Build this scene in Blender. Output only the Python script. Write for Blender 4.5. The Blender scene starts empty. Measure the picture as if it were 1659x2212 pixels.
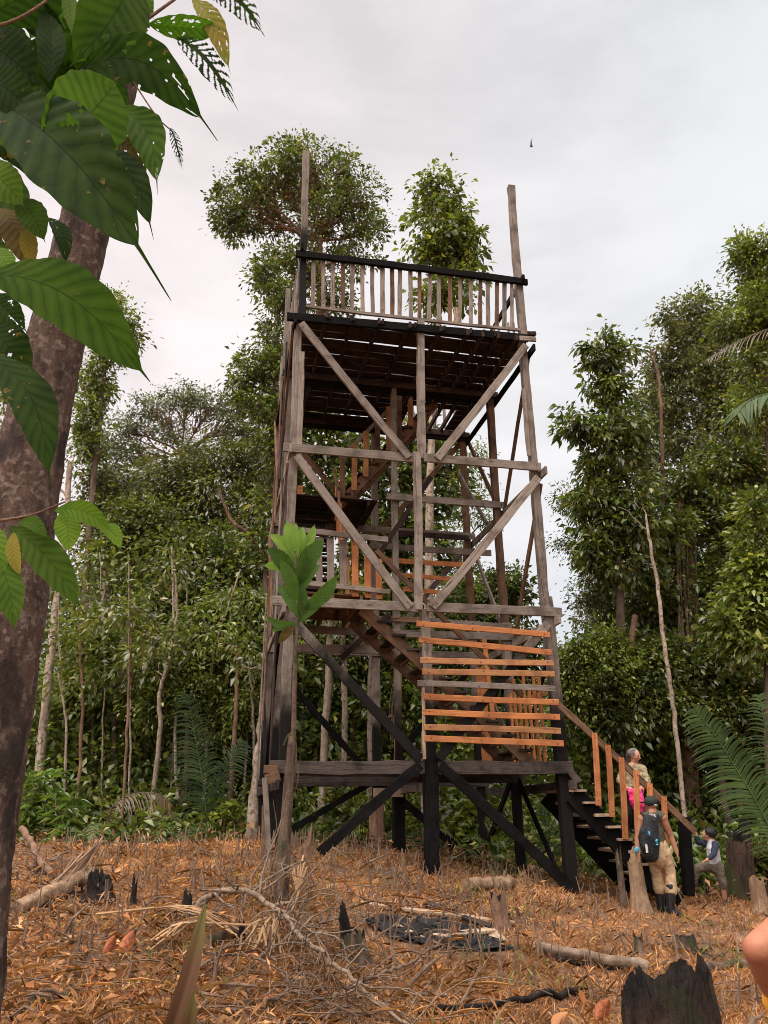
import bpy, math, random
import numpy as np
from mathutils import Vector, Matrix, noise as mnoise
random.seed(11); rng = np.random.default_rng(11)
scene = bpy.context.scene
COL = scene.collection
# ------------------------------------------------------------------ camera model (also used to survey the place)
FPX = 1661.0; TH = math.radians(21.4); RO = math.radians(.54)
cF = np.array([0, math.cos(TH), math.sin(TH)]); cR0 = np.array([1., 0, 0]); cU0 = np.array([0, -math.sin(TH), math.cos(TH)])
cR = cR0*math.cos(RO) - cU0*math.sin(RO); cU = cU0*math.cos(RO) + cR0*math.sin(RO)
CAM = np.array([0, 0, 1.55])
def ray(x, y): return cF + cR*(x-829.5)/FPX + cU*(1106-y)/FPX
def at(x, y, Y):
    d = ray(x, y); return CAM + d*(Y/d[1])
def zc(p): return float((np.asarray(p)-CAM) @ cF)
def gz(x, y):
    x = np.asarray(x, float); y = np.asarray(y, float)
    sp = lambda t: np.logaddexp(0, t)
    s = sp((y-7)*2)/2 - sp((y-13.6)*1.6)/1.6*1.3
    w = np.clip((y-3)/6, 0, 1); w = w*w*(3-2*w); fd = np.clip((y-12.8)/3, 0, 1); fd = fd*fd*(3-2*fd)
    xs = np.where(x > 0, 4.6*np.tanh(x/4.6), 1.6*np.tanh(x/1.6))
    s = np.maximum(s, -2.)
    g = -.165*xs - .004*np.maximum(xs, 0)**2
    g = np.maximum(g, -1.6)*np.where(x < 0, 1-.95*fd, 1)
    b = .035*np.sin(x*1.9+y*.7)*np.sin(y*1.6-x*.4) + .02*np.sin(x*4.3-1)*np.sin(y*3.7+2)
    s = np.where(y > 22, sp((22-7)*2.)/2 - sp((22-13.6)*1.6)/1.6*1.3, s)
    return .14*s + g*w + b - .15*np.exp(-((x-4.7)**2+(y-13.2)**2)/2.6) + .05*np.exp(-((x+1.8)**2+(y-12.6)**2)/3)
def G(x, y, h=0.):
    d = ray(x, y); lo, hi = 2.0, 60.
    for k in range(400):
        t = 2.0+k*.1; p = CAM+d*t
        if p[2] < gz(p[0], p[1])+h: hi = t; lo = t-.1; break
    for k in range(18):
        m = (lo+hi)/2; p = CAM+d*m
        if p[2] < gz(p[0], p[1])+h: hi = m
        else: lo = m
    return CAM+d*hi
# ------------------------------------------------------------------ object helpers
def wloc(o):
    p = np.zeros(3)
    while o is not None: p = p+np.array(o.location); o = o.parent
    return p
def tag(o, label=None, cat=None, group=None, kind=None):
    if label: o['label'] = label
    if cat: o['category'] = cat
    if group: o['group'] = group
    if kind: o['kind'] = kind
    return o
def empty(name, loc):
    o = bpy.data.objects.new(name, None); COL.objects.link(o); o.location = [float(c) for c in loc]
    o.empty_display_size = .2
    return o
def np_mesh(name, V, F, uv=None, smooth=False):
    V = np.asarray(V, np.float32); me = bpy.data.meshes.new(name)
    if isinstance(F, np.ndarray): F = [F]
    F = [np.asarray(f, np.int32) for f in F if len(f)]
    me.vertices.add(len(V)); me.vertices.foreach_set('co', V.ravel())
    nl = sum(f.size for f in F); nf = sum(len(f) for f in F)
    me.loops.add(nl); me.loops.foreach_set('vertex_index', np.concatenate([f.ravel() for f in F]))
    tot = np.concatenate([np.full(len(f), f.shape[1], np.int32) for f in F])
    st = np.concatenate([[0], np.cumsum(tot)[:-1]]).astype(np.int32)
    me.polygons.add(nf); me.polygons.foreach_set('loop_start', st)
    if uv is not None:
        l = me.uv_layers.new(name='UVMap'); l.data.foreach_set('uv', np.asarray(uv, np.float32).ravel())
    me.update(calc_edges=True); me.validate()
    if smooth: me.polygons.foreach_set('use_smooth', np.ones(len(me.polygons), bool))
    return me
class MB:
    def __init__(s): s.V = []; s.F = []; s.UV = []; s.M = []
    def add(s, V, F, UV=None, m=0):
        o = len(s.V); s.V += [tuple(map(float, v)) for v in V]
        for i, f in enumerate(F):
            s.F.append(tuple(k+o for k in f)); s.M.append(m)
            s.UV.append(UV[i] if UV is not None else [(0, 0)]*len(f))
    def build(s, name, mats, parent=None, loc=None, smooth=False):
        if not isinstance(mats, (list, tuple)): mats = [mats]
        off = wloc(parent) if parent is not None else (np.array(loc, float) if loc is not None else np.zeros(3))
        me = bpy.data.meshes.new(name)
        me.from_pydata([tuple(np.array(v)-off) for v in s.V], [], s.F)
        l = me.uv_layers.new(name='UVMap')
        l.data.foreach_set('uv', np.array([c for f in s.UV for c in f], np.float32).ravel())
        for m in mats: me.materials.append(m)
        me.polygons.foreach_set('material_index', np.array(s.M, np.int32))
        if smooth: me.polygons.foreach_set('use_smooth', np.ones(len(s.F), bool))
        me.update()
        o = bpy.data.objects.new(name, me); COL.objects.link(o)
        if parent is not None: o.parent = parent
        elif loc is not None: o.location = tuple(off)
        return o
def add_obj(name, me, mats, parent=None, loc=None):
    for m in (mats if isinstance(mats, (list, tuple)) else [mats]): me.materials.append(m)
    off = wloc(parent) if parent is not None else (np.array(loc, float) if loc is not None else np.zeros(3))
    if np.any(off):
        me.transform(Matrix.Translation(Vector(-off)))
    o = bpy.data.objects.new(name, me); COL.objects.link(o)
    if parent is not None: o.parent = parent
    elif loc is not None: o.location = tuple(off)
    return o
def nrm(v):
    v = np.asarray(v, float); return v/(np.linalg.norm(v)+1e-12)
def beam_geo(mb, A, B, w, t, n, jit=.005, bow=None, m=0, ch=.006, torn=0.):
    """squared timber from A to B, w across, t along the hint n, slightly uneven"""
    A = np.asarray(A, float); B = np.asarray(B, float); d = nrm(B-A); L = np.linalg.norm(B-A)
    n = nrm(np.asarray(n, float)-d*np.dot(n, d)); s = np.cross(d, n); tw = random.uniform(-.03, .03)
    if bow is None: bow = random.uniform(-.006, .006)*L
    k = max(2, int(L/.3)+1); ch = min(ch, w*.2, t*.2)
    sec = [(-w/2+ch, -t/2), (w/2-ch, -t/2), (w/2, -t/2+ch), (w/2, t/2-ch), (w/2-ch, t/2), (-w/2+ch, t/2), (-w/2, t/2-ch), (-w/2, -t/2+ch)]
    per = [0]
    for i in range(8):
        a, b = sec[i], sec[(i+1) % 8]; per.append(per[-1]+math.hypot(a[0]-b[0], a[1]-b[1]))
    u0 = random.random()*40; v0 = random.random()*40; V = []; F = []; UV = []
    ph = random.random()*6
    for i in range(k+1):
        f = i/k; c = A+d*L*f + s*(bow*math.sin(math.pi*f)+jit*random.uniform(-1, 1)*.7)+n*jit*random.uniform(-1, 1)*.5
        sw = 1+jit/w*random.uniform(-1, 1)*1.5
        for j, (a0, b0) in enumerate(sec):
            a, b = a0-b0*tw*(f-.5), b0+a0*tw*(f-.5); e = d*(torn*random.uniform(-1, 1) if i in (0, k) else 0)
            V.append(c+s*a*sw+n*b*(1+.05*math.sin(ph+j+i))+e)
    for i in range(k):
        for j in range(8):
            q = (j+1) % 8
            F.append((i*8+j, i*8+q, (i+1)*8+q, (i+1)*8+j))
            ua, ub = u0+L*i/k, u0+L*(i+1)/k
            UV.append([(ua, v0+per[j]), (ua, v0+per[j+1]), (ub, v0+per[j+1]), (ub, v0+per[j])])
    F.append(tuple(range(7, -1, -1))); UV.append([(u0+b, v0+a) for a, b in sec[::-1]])
    F.append(tuple(k*8+j for j in range(8))); UV.append([(u0+b, v0+a) for a, b in sec])
    mb.add(V, F, UV, m)
def frames(P):
    P = np.asarray(P, float); T = np.gradient(P, axis=0); T /= np.linalg.norm(T, axis=1)[:, None]+1e-9
    r = np.array([0.3, .9, .1]) if abs(T[0][2]) > .8 else np.array([0, 0, 1.])
    S = []; N = []
    for t in T:
        s = nrm(np.cross(t, r)); nn = np.cross(s, t); r = nn; S.append(s); N.append(nn)
    return T, np.array(S), np.array(N)
def smooth_path(pts, k=5):
    P = np.asarray(pts, float); n = len(P)
    if n < 3: return np.array([P[0]+(P[-1]-P[0])*i/k for i in range(k+1)])
    out = []
    for i in range(n-1):
        p0 = P[max(i-1, 0)]; p1 = P[i]; p2 = P[i+1]; p3 = P[min(i+2, n-1)]
        for j in range(k):
            t = j/k; out.append(.5*((2*p1)+(-p0+p2)*t+(2*p0-5*p1+4*p2-p3)*t*t+(-p0+3*p1-3*p2+p3)*t**3))
    out.append(P[-1]); return np.array(out)
def tube_geo(mb, P, R, ns=8, m=0, rough=0., cap=True, capm=None, ridge=0):
    P = np.asarray(P, float); R = np.broadcast_to(np.asarray(R, float), (len(P),))
    T, S, N = frames(P); V = []; F = []; UV = []; L = 0.; u0 = random.random()*20; sd = random.random()*100
    us = []
    for i in range(len(P)):
        if i: L += np.linalg.norm(P[i]-P[i-1])
        us.append(L)
        for j in range(ns):
            a = 2*math.pi*j/ns; r = R[i]
            if rough: r *= 1+rough*mnoise.noise(Vector((math.cos(a)*1.7+sd, math.sin(a)*1.7, L*1.6)))+(rough*.5*mnoise.noise(Vector((math.cos(a)*5+sd, math.sin(a)*5, L*4))))
            if ridge: r *= 1+ridge*abs(mnoise.noise(Vector((math.cos(a)*3.5+sd, math.sin(a)*3.5, L*.35))))
            V.append(P[i]+S[i]*math.cos(a)*r+N[i]*math.sin(a)*r)
    for i in range(len(P)-1):
        for j in range(ns):
            q = (j+1) % ns; F.append((i*ns+j, (i+1)*ns+j, (i+1)*ns+q, i*ns+q))
            UV.append([(us[i]+u0, j/ns), (us[i+1]+u0, j/ns), (us[i+1]+u0, (j+1)/ns), (us[i]+u0, (j+1)/ns)])
    mb.add(V, F, UV, m)
    if cap:
        for i, o in ((0, 0), (len(P)-1, 1)):
            ring = V[i*ns:(i+1)*ns]; c = P[i]
            mb.add(list(ring)+[c], [((j+1) % ns, j, ns) if o == 1 else (j, (j+1) % ns, ns) for j in range(ns)], None, m if capm is None else capm)
# ------------------------------------------------------------------ materials
class NT:
    def __init__(s, tree): s.t = tree; s.n = tree.nodes; s.l = tree.links
    def put(s, sock, v):
        if isinstance(v, bpy.types.NodeSocket): s.l.new(v, sock)
        else:
            if isinstance(v, (tuple, list)) and len(v) == 3 and sock.type == 'RGBA': v = (*v, 1)
            sock.default_value = v
    def __call__(s, typ, out=0, props=None, **kw):
        nd = s.n.new('ShaderNode'+typ)
        for k, v in (props or {}).items(): setattr(nd, k, v)
        for k, v in kw.items():
            if k.startswith('i') and k[1:].isdigit(): s.put(nd.inputs[int(k[1:])], v)
            else: s.put(nd.inputs[k.replace('_', ' ')], v)
        return nd.outputs[out]
    def noise(s, vec, scale, detail=4, rough=.55, dist=0.):
        return s('TexNoise', Vector=vec, Scale=scale, Detail=detail, Roughness=rough, Distortion=dist)
    def ramp(s, fac, stops):
        nd = s.n.new('ShaderNodeValToRGB'); s.put(nd.inputs[0], fac); e = nd.color_ramp.elements
        while len(e) < len(stops): e.new(.5)
        for el, (p, c) in zip(e, stops):
            el.position = p; el.color = (*c, 1) if len(c) == 3 else c
        return nd.outputs[0]
    def mix(s, f, a, b, mode='MIX'):
        nd = s.n.new('ShaderNodeMix'); nd.data_type = 'RGBA'; nd.blend_type = mode
        s.put(nd.inputs[0], f); s.put(nd.inputs[6], a); s.put(nd.inputs[7], b); return nd.outputs[2]
    def math(s, op, a, b=0., clamp=False):
        nd = s.n.new('ShaderNodeMath'); nd.operation = op; nd.use_clamp = clamp
        s.put(nd.inputs[0], a); s.put(nd.inputs[1], b); return nd.outputs[0]
    def rng(s, v, a, b, c=0., d=1., smooth=True):
        nd = s.n.new('ShaderNodeMapRange'); nd.interpolation_type = 'SMOOTHSTEP' if smooth else 'LINEAR'
        for i, x in enumerate((v, a, b, c, d)): s.put(nd.inputs[i], x)
        return nd.outputs[0]
    def mapping(s, vec, sc=(1, 1, 1), loc=(0, 0, 0)):
        nd = s.n.new('ShaderNodeMapping'); s.put(nd.inputs[0], vec); nd.inputs['Scale'].default_value = sc; nd.inputs['Location'].default_value = loc
        return nd.outputs[0]
    def bump(s, h, strength=.4, dist=.01): return s('Bump', Strength=strength, Distance=dist, Height=h)
MATS = {}
def newmat(name):
    m = bpy.data.materials.new(name); m.use_nodes = True; m.node_tree.nodes.clear(); MATS[name] = m
    return m, NT(m.node_tree)
def finish(m, t, sh):
    o = t.n.new('ShaderNodeOutputMaterial'); t.l.new(sh, o.inputs[0]); return m
def hsv_shift(t, col, rnd, amt=.35):
    v = t.rng(rnd, 0, 1, 1-amt, 1+amt, False)
    return t.mix(1., col, t('CombineColor', i0=v, i1=v, i2=v), 'MULTIPLY')
def wood(name, a, b, dark, rough=.8, char=None, amt=.22):
    """weathered timber: grain along the length, blotches, nail stains; char = list of (z0, z1): burnt from z0 to z1 (z1<z0: fades downwards)"""
    m, t = newmat(name); uv = t('TexCoord', 2); pos = t('NewGeometry', 0); rnd = t('ObjectInfo', 5)
    g = t.noise(t.mapping(uv, (2.2, 75, 1)), 1., 6, .65, .6)
    g2 = t.noise(t.mapping(uv, (1.1, 14, 1)), 1., 4, .6, 1.2)
    bl = t.noise(pos, 3.1, 4, .6)
    c = t.mix(t.rng(g, .3, .7), a, b)
    c = t.mix(t.rng(g2, .52, .72), c, dark)
    c = t.mix(t.rng(bl, .42, .7, 0, .75), c, dark)
    c = hsv_shift(t, c, rnd, amt)
    vor = t('TexVoronoi', 0, Vector=t.mapping(uv, (1.6, 9, 1)), Scale=1.)
    c = t.mix(t.rng(vor, .03, .07, .75, 0.), c, (.02, .015, .012))
    sheen = rough
    if char:
        z = t('SeparateXYZ', 2, i0=pos); nz = t.noise(t.mapping(pos, (1, 1, .5)), 2.3, 5, .6)
        z = t.math('ADD', z, t.math('MULTIPLY', t.math('SUBTRACT', nz, .5), 2.2)); k = None
        for z0, z1 in char:
            f = t.rng(z, z0, z1)
            k = f if k is None else t.math('MAXIMUM', k, f)
        blk = t.mix(g, (.0025, .0022, .002), (.011, .0092, .0082)); k = t.math('MULTIPLY', k, .97)
        c = t.mix(k, c, blk)
    h = t.math('ADD', g, t.math('MULTIPLY', g2, .6))
    return finish(m, t, t('BsdfPrincipled', Base_Color=c, Roughness=sheen, Specular_IOR_Level=.1, Normal=t.bump(h, .5, .006)))
GREY = dict(a=(.285, .23, .185), b=(.175, .137, .108), dark=(.085, .062, .047))
wood('grey_wood', **GREY)
wood('post_wood', **GREY, char=[(3.9, 3.0)])
wood('brace_wood', **GREY, char=[(4.5, 3.6)])
wood('top_post_wood', **GREY, char=[(13.1, 12.2)])
wood('brown_wood', (.20, .11, .062), (.11, .06, .036), (.05, .03, .02))
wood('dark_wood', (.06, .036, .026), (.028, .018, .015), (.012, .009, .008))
wood('orange_wood', (.52, .205, .075), (.40, .142, .05), (.24, .085, .034), .7, amt=.16)
wood('orange_faded_wood', (.42, .20, .085), (.33, .145, .06), (.18, .085, .042), .75, amt=.2)
wood('charred_wood', (.0125, .010, .009), (.004, .0037, .0035), (.002, .002, .002), .95, amt=.3)
wood('scorched_wood', (.10, .075, .06), (.045, .034, .03), (.012, .010, .010), .75, amt=.3)
wood('pale_wood', (.50, .36, .24), (.36, .24, .155), (.2, .12, .075))
def bark(name, a, b, spots=None, sc=6., moss=None, ridg=3.):
    m, t = newmat(name); pos = t('NewGeometry', 0); rnd = t('ObjectInfo', 5)
    n1 = t.noise(t.mapping(pos, (1, 1, .35)), sc, 6, .65, .3); n2 = t.noise(pos, sc*5, 5, .7); n3 = t.noise(t.mapping(pos, (1, 1, .7)), sc*.35, 3)
    c = t.mix(t.rng(n1, .35, .65), a, b)
    c = t.mix(t.rng(n2, .4, .75, 0, .6), c, tuple(k*.45 for k in b))
    if spots: c = t.mix(t.rng(t.noise(pos, sc*1.6, 3, .5), .54, .62), c, spots)
    if moss: c = t.mix(t.rng(n3, .5, .62, 0, .85), c, moss)
    c = hsv_shift(t, c, rnd, .2)
    return finish(m, t, t('BsdfPrincipled', Base_Color=c, Roughness=.92, Specular_IOR_Level=.15, Normal=t.bump(t.math('ADD', t.math('MULTIPLY', n1, ridg), n2), .7, .02)))
bark('tree_bark', (.17, .115, .08), (.085, .058, .042), sc=5)
bark('pale_bark', (.46, .36, .27), (.27, .2, .145), (.17, .13, .09), 7)
bark('brown_bark', (.27, .16, .10), (.15, .085, .055), sc=6)
bark('big_bark', (.13, .08, .056), (.07, .043, .032), (.16, .115, .088), 13, (.03, .022, .018), 5.)
bark('stump_bark', (.20, .135, .09), (.07, .046, .034), sc=9, moss=(.05, .05, .022))
bark('stump_pale', (.40, .26, .155), (.22, .135, .08), sc=10)
bark('burnt_bark', (.036, .026, .02), (.008, .007, .0065), sc=9)
bark('dark_log', (.10, .06, .04), (.035, .022, .018), sc=8, moss=(.05, .055, .02))
bark('rotten_bark', (.06, .038, .026), (.014, .010, .008), sc=11, moss=(.032, .03, .015))
wood('straw', (.46, .29, .15), (.34, .2, .10), (.2, .11, .06), amt=.25)
bark('branch_bark', (.33, .24, .165), (.19, .13, .085), sc=14)
bark('twig_bark', (.27, .185, .125), (.16, .10, .066), sc=14)
def leafmat(name, cols, trans=.3, rough=.36, clump=1.4, amt=.5, spec=.6):
    m, t = newmat(name); geo = t.n.new('ShaderNodeNewGeometry'); rnd = geo.outputs['Random Per Island']; pos = geo.outputs[0]
    n = len(cols); c = t.ramp(rnd, [(i/(n-1)*.98, col) for i, col in enumerate(cols)])
    k = t.rng(t.noise(pos, clump, 3, .5), .3, .7, 1-amt, 1+amt)
    c = t.mix(1., c, t('CombineColor', i0=k, i1=k, i2=k), 'MULTIPLY')
    p = t('BsdfPrincipled', Base_Color=c, Roughness=rough)
    p.node.inputs['Specular IOR Level'].default_value = spec
    if trans:
        tc = t.mix(1., c, (1.35, 1.55, .7), 'MULTIPLY')
        return finish(m, t, t('MixShader', i0=trans, i1=p, i2=t('BsdfTranslucent', Color=tc)))
    return finish(m, t, p)
leafmat('leaf_dark', [(0.038, 0.053, 0.013), (0.084, 0.108, 0.022), (0.142, 0.168, 0.031), (0.057, 0.077, 0.019), (0.230, 0.198, 0.043)])
leafmat('leaf_mid', [(0.057, 0.079, 0.017), (0.124, 0.156, 0.029), (0.196, 0.228, 0.038), (0.084, 0.108, 0.024), (0.284, 0.252, 0.053)])
leafmat('leaf_olive', [(.045, .05, .018), (.10, .108, .034), (.16, .155, .045), (.07, .075, .026), (.23, .195, .065)])
leafmat('leaf_bright', [(.06, .095, .026), (.085, .13, .03), (.12, .17, .04), (.18, .2, .045)])
leafmat('leaf_grey', [(0.078, 0.104, 0.054), (0.111, 0.137, 0.066), (0.143, 0.156, 0.072), (0.182, 0.169, 0.096)])
leafmat('leaf_palm', [(.035, .062, .02), (.055, .088, .028), (.085, .125, .036)], .25, .55, 1.4, .35, .2)
leafmat('edge_leaf', [(0.192, 0.092, 0.045), (0.336, 0.172, 0.085), (0.108, 0.057, 0.030), (0.432, 0.265, 0.140), (0.144, 0.069, 0.030)], .1, .8, 1.6, .4, .1)
leafmat('leaf_fern', [(.05, .085, .025), (.08, .125, .035), (.12, .16, .045), (.16, .13, .05)], .3, .5, 1.2, .5, .3)
leafmat('leaf_fern_dark', [(.02, .036, .013), (.035, .055, .018), (.055, .08, .024)], .25, .6, 1.4, .35, .15)
leafmat('leaf_palm_dead', [(.16, .10, .045), (.11, .07, .035), (.24, .16, .075)], amt=.3)
leafmat('grass_dry', [(0.138, 0.056, 0.025), (0.460, 0.202, 0.081), (0.598, 0.297, 0.128), (0.759, 0.426, 0.199), (0.276, 0.106, 0.043), (0.851, 0.538, 0.275)], .15, .8, 1.1, .35, .1)
leafmat('grass_green', [(.12, .19, .04), (.2, .26, .06), (.3, .3, .1)], .3, .6)
leafmat('litter_leaf', [(0.312, 0.129, 0.048), (0.504, 0.235, 0.100), (0.180, 0.076, 0.034), (0.624, 0.347, 0.162), (0.408, 0.140, 0.048), (0.108, 0.050, 0.025), (0.240, 0.112, 0.048)], .15, .75, 1.6, .35, .15)
def bigleaf(name, a, b, vein, spot=.35, trans=.55, nv=11.):
    m, t = newmat(name); uv = t('TexCoord', 2); pos = t('NewGeometry', 0); rnd = t('ObjectInfo', 5)
    s = t.n.new('ShaderNodeSeparateXYZ'); t.l.new(uv, s.inputs[0]); tt, ss = s.outputs[0], s.outputs[1]
    ab = t.math('ABSOLUTE', ss)
    tt = t.math('ADD', tt, t.math('MULTIPLY', t.math('SUBTRACT', t.noise(pos, 14, 3), .5), .05)); ph = t.math('FRACT', t.math('MULTIPLY', t.math('SUBTRACT', tt, t.math('MULTIPLY', t.math('POWER', ab, .8), .16)), nv))
    dv = t.math('ABSOLUTE', t.math('SUBTRACT', ph, .5))           # 0 on a vein
    vn = t.rng(dv, .02, .10, 1, 0); mid = t.rng(ab, .012, .045, 1, 0)
    vein_f = t.math('MAXIMUM', t.math('MULTIPLY', vn, .75), mid)
    n = t.noise(pos, 9, 4); c = t.mix(t.rng(n, .35, .65), a, b)
    c = t.mix(t.math('MULTIPLY', t.rng(dv, .1, .5, 0, 1), .28), c, tuple(min(1, k*1.6) for k in b))
    c = t.mix(t.math('MULTIPLY', vein_f, .5), c, vein)
    sp = t.rng(t.noise(pos, 26, 3, .6), .66, .72, 0, spot)
    c = t.mix(sp, c, (.25, .15, .05)); c = hsv_shift(t, c, rnd, .25)
    h = t.math('ADD', t.math('MULTIPLY', dv, 1.2), t.math('MULTIPLY', mid, -1.))
    p = t('BsdfPrincipled', Base_Color=c, Roughness=.6, Normal=t.bump(h, .25, .004)); p.node.inputs['Specular IOR Level'].default_value = .05
    tc = t.mix(1., c, (1.2, 1.5, .5), 'MULTIPLY')
    return finish(m, t, t('MixShader', i0=trans, i1=p, i2=t('BsdfTranslucent', Color=tc)))
bigleaf('big_leaf_green', (.05, .098, .014), (.08, .138, .02), (.026, .052, .01), trans=.64)
bigleaf('big_leaf_dark', (.016, .033, .007), (.032, .057, .011), (.009, .018, .005), .7, .6)
bigleaf('big_leaf_bright', (.10, .19, .02), (.16, .25, .03), (.05, .1, .015))
bigleaf('big_leaf_yellow', (.22, .22, .03), (.28, .2, .04), (.14, .11, .03), .8)
bigleaf('big_leaf_brown', (.08, .05, .02), (.12, .085, .03), (.05, .025, .015), .8)
bigleaf('sapling_leaf_bright', (.16, .26, .045), (.21, .32, .055), (.26, .36, .1), .2, .45)
bigleaf('sapling_leaf_dark', (.055, .105, .024), (.08, .14, .032), (.09, .15, .05), .3, .35)
def plain(name, col, rough=.7, nz=.25, sc=20., bump=.0, spec=.4):
    m, t = newmat(name); pos = t('NewGeometry', 0); k = t.rng(t.noise(pos, sc, 4, .6), .25, .75, 1-nz, 1+nz)
    c = t.mix(1., col, t('CombineColor', i0=k, i1=k, i2=k), 'MULTIPLY')
    kw = dict(Normal=t.bump(t.noise(pos, sc*1.5, 4, .6), bump, .02)) if bump else {}
    p = t('BsdfPrincipled', Base_Color=c, Roughness=rough, **kw); p.node.inputs['Specular IOR Level'].default_value = spec
    return finish(m, t, p)
def skin(name, col):
    m, t = newmat(name); pos = t('NewGeometry', 0); c = t.mix(t.rng(t.noise(pos, 14, 4), .35, .7, 0, .5), col, (col[0]*.8, col[1]*.62, col[2]*.55))
    c = t.mix(t.rng(t.noise(pos, 55, 4, .7), .45, .75, 0, .35), c, (col[0]*.55, col[1]*.4, col[2]*.35)); p = t('BsdfPrincipled', Base_Color=c, Roughness=.58, Specular_IOR_Level=.3, Normal=t.bump(t.noise(pos, 190, 4, .7), .3, .004)); p.node.inputs['Subsurface Weight'].default_value = .08
    p.node.inputs['Subsurface Radius'].default_value = (.01, .004, .002)
    return finish(m, t, p)
skin('skin_tan', (.34, .155, .09)); skin('skin_light', (.52, .26, .165)); skin('skin_near', (.40, .165, .09))
plain('olive_cloth', (.065, .062, .035), .85, .3, 25, .5); plain('khaki_cloth', (.46, .31, .17), .85, .22, 16, .6)
plain('tan_shirt', (.34, .255, .15), .85, .35, 22, .6); plain('black_cloth', (.012, .012, .014), .8, .4, 30, .5)
plain('navy_cloth', (.02, .025, .045), .85, .3, 30, .4); plain('light_grey_cloth', (.46, .44, .46), .85, .12, 30, .5)
plain('trouser_brown', (.12, .095, .065), .85, .3, 18, .5); plain('pink_cloth', (.80, .035, .17), .55, .12, 20, .3)
plain('orange_cloth', (.75, .33, .03), .8, .15, 25, .4); plain('rubber', (.014, .016, .02), .32, .3, 12, .2, .5)
plain('hair_black', (.012, .010, .010), .55, .4, 60, .6); plain('cap_cloth', (.02, .024, .02), .85, .3, 40, .4)
plain('scarf_cloth', (.16, .13, .12), .8, .7, 30, .3); plain('white_trim', (.6, .6, .6), .6, .1); plain('blue_trim', (.06, .35, .5), .5, .2)
plain('char_earth', (.018, .015, .014), .95, .6, 20, .8); plain('eye_dark', (.02, .015, .012), .3)
plain('bird_black', (.02, .02, .022), .6); plain('yellow_sole', (.5, .36, .05), .6); plain('yellow_fungus', (.42, .3, .06), .7)
def ground_mat():
    m, t = newmat('forest_soil'); pos = t('NewGeometry', 0)
    a = t.noise(pos, 1.1, 5, .6); b = t.noise(pos, 9, 6, .7); c3 = t.noise(pos, 45, 5, .7)
    c = t.mix(t.rng(b, .35, .65), (.115, .055, .025), (.30, .145, .06))
    c = t.mix(t.rng(a, .5, .68, 0, .7), c, (.33, .165, .08)); c = t.mix(t.rng(t.noise(t.mapping(pos, (1, 1, 1), (7, 3, 0)), .9, 4, .6), .54, .66, 0, .7), c, (.05, .034, .026))
    c = t.mix(t.rng(c3, .5, .7, 0, .8), c, (.085, .045, .028))
    return finish(m, t, t('BsdfPrincipled', Base_Color=c, Roughness=.95, Normal=t.bump(t.math('ADD', b, t.math('MULTIPLY', c3, .6)), 1., .05)))
ground_mat()
M = MATS
# ------------------------------------------------------------------ sky, sun, camera
AZ = math.radians(215); EL = math.radians(66)          # sun veiled by cloud, behind the viewer's left shoulder
SUN = np.array([math.sin(AZ)*math.cos(EL), math.cos(AZ)*math.cos(EL), math.sin(EL)])
def make_world():
    w = bpy.data.worlds.new('World'); scene.world = w; w.use_nodes = True; w.node_tree.nodes.clear(); t = NT(w.node_tree)
    d = t('TexCoord', 0)
    sky = t.n.new('ShaderNodeTexSky'); sky.sky_type = 'NISHITA'; sky.sun_disc = False; sky.sun_elevation = EL; sky.sun_rotation = AZ
    n1 = t.noise(t.mapping(d, (1, 1, 2.2)), 1.7, 6, .55, .5); n2 = t.noise(t.mapping(d, (1, 1, 2.6), (3, 1, 0)), 4.2, 5, .55, .3)
    x = t('SeparateXYZ', 0, i0=d); z = t('SeparateXYZ', 2, i0=d)
    side = t.rng(t.math('ADD', x, t.math('MULTIPLY', t.math('SUBTRACT', n1, .5), .5)), -.35, .4)
    warm = t.mix(side, (.885, .80, .795), (.77, .775, .79))
    dk = t.rng(t.math('ADD', t.math('MULTIPLY', n1, .65), t.math('MULTIPLY', n2, .35)), .38, .62, .91, .73)
    top = t.rng(z, .5, .85, 1., .88)                    # a greyer bank of cloud higher up
    k = t.math('MULTIPLY', dk, top)
    low = t.rng(z, .08, .38, 1., 0.); warm = t.mix(t.math('MULTIPLY', low, .65), warm, (.71, .765, .85))
    dot = t('VectorMath', 1, props={'operation': 'DOT_PRODUCT'}, i0=d, i1=tuple(SUN))
    k = t.math('MULTIPLY', k, t.rng(dot, .6, .95, 1., 6.))   # cloud glows round the hidden sun
    c = t.mix(1., warm, t('CombineColor', i0=k, i1=k, i2=k), 'MULTIPLY')
    sh = t('MixShader', i0=.93, i1=t('Background', Color=sky.outputs[0], Strength=.1), i2=t('Background', Color=c, Strength=1.))
    o = t.n.new('ShaderNodeOutputWorld'); t.l.new(sh, o.inputs[0])
make_world()
sl = bpy.data.lights.new('sun', 'SUN'); sl.energy = 1.4; sl.angle = math.radians(25); sl.color = (1, .95, .88)
so = bpy.data.objects.new('sun', sl); COL.objects.link(so); so.rotation_euler = Vector(-SUN).to_track_quat('-Z', 'Y').to_euler()
cd = bpy.data.cameras.new('camera'); co = bpy.data.objects.new('camera', cd); COL.objects.link(co); scene.camera = co
cd.sensor_fit = 'VERTICAL'; cd.sensor_height = 24; cd.lens = FPX/2212*24; cd.clip_start = .05; cd.clip_end = 2000
co.matrix_world = Matrix(((cR[0], cU[0], -cF[0], CAM[0]), (cR[1], cU[1], -cF[1], CAM[1]), (cR[2], cU[2], -cF[2], CAM[2]), (0, 0, 0, 1)))
vs = scene.view_settings; vs.view_transform = 'Standard'; vs.look = 'None'; vs.exposure = 0.5; vs.gamma = 1
scene.cycles.use_denoising = True; scene.cycles.pixel_filter_type = 'BLACKMAN_HARRIS'; scene.cycles.filter_width = 1.0
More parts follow.
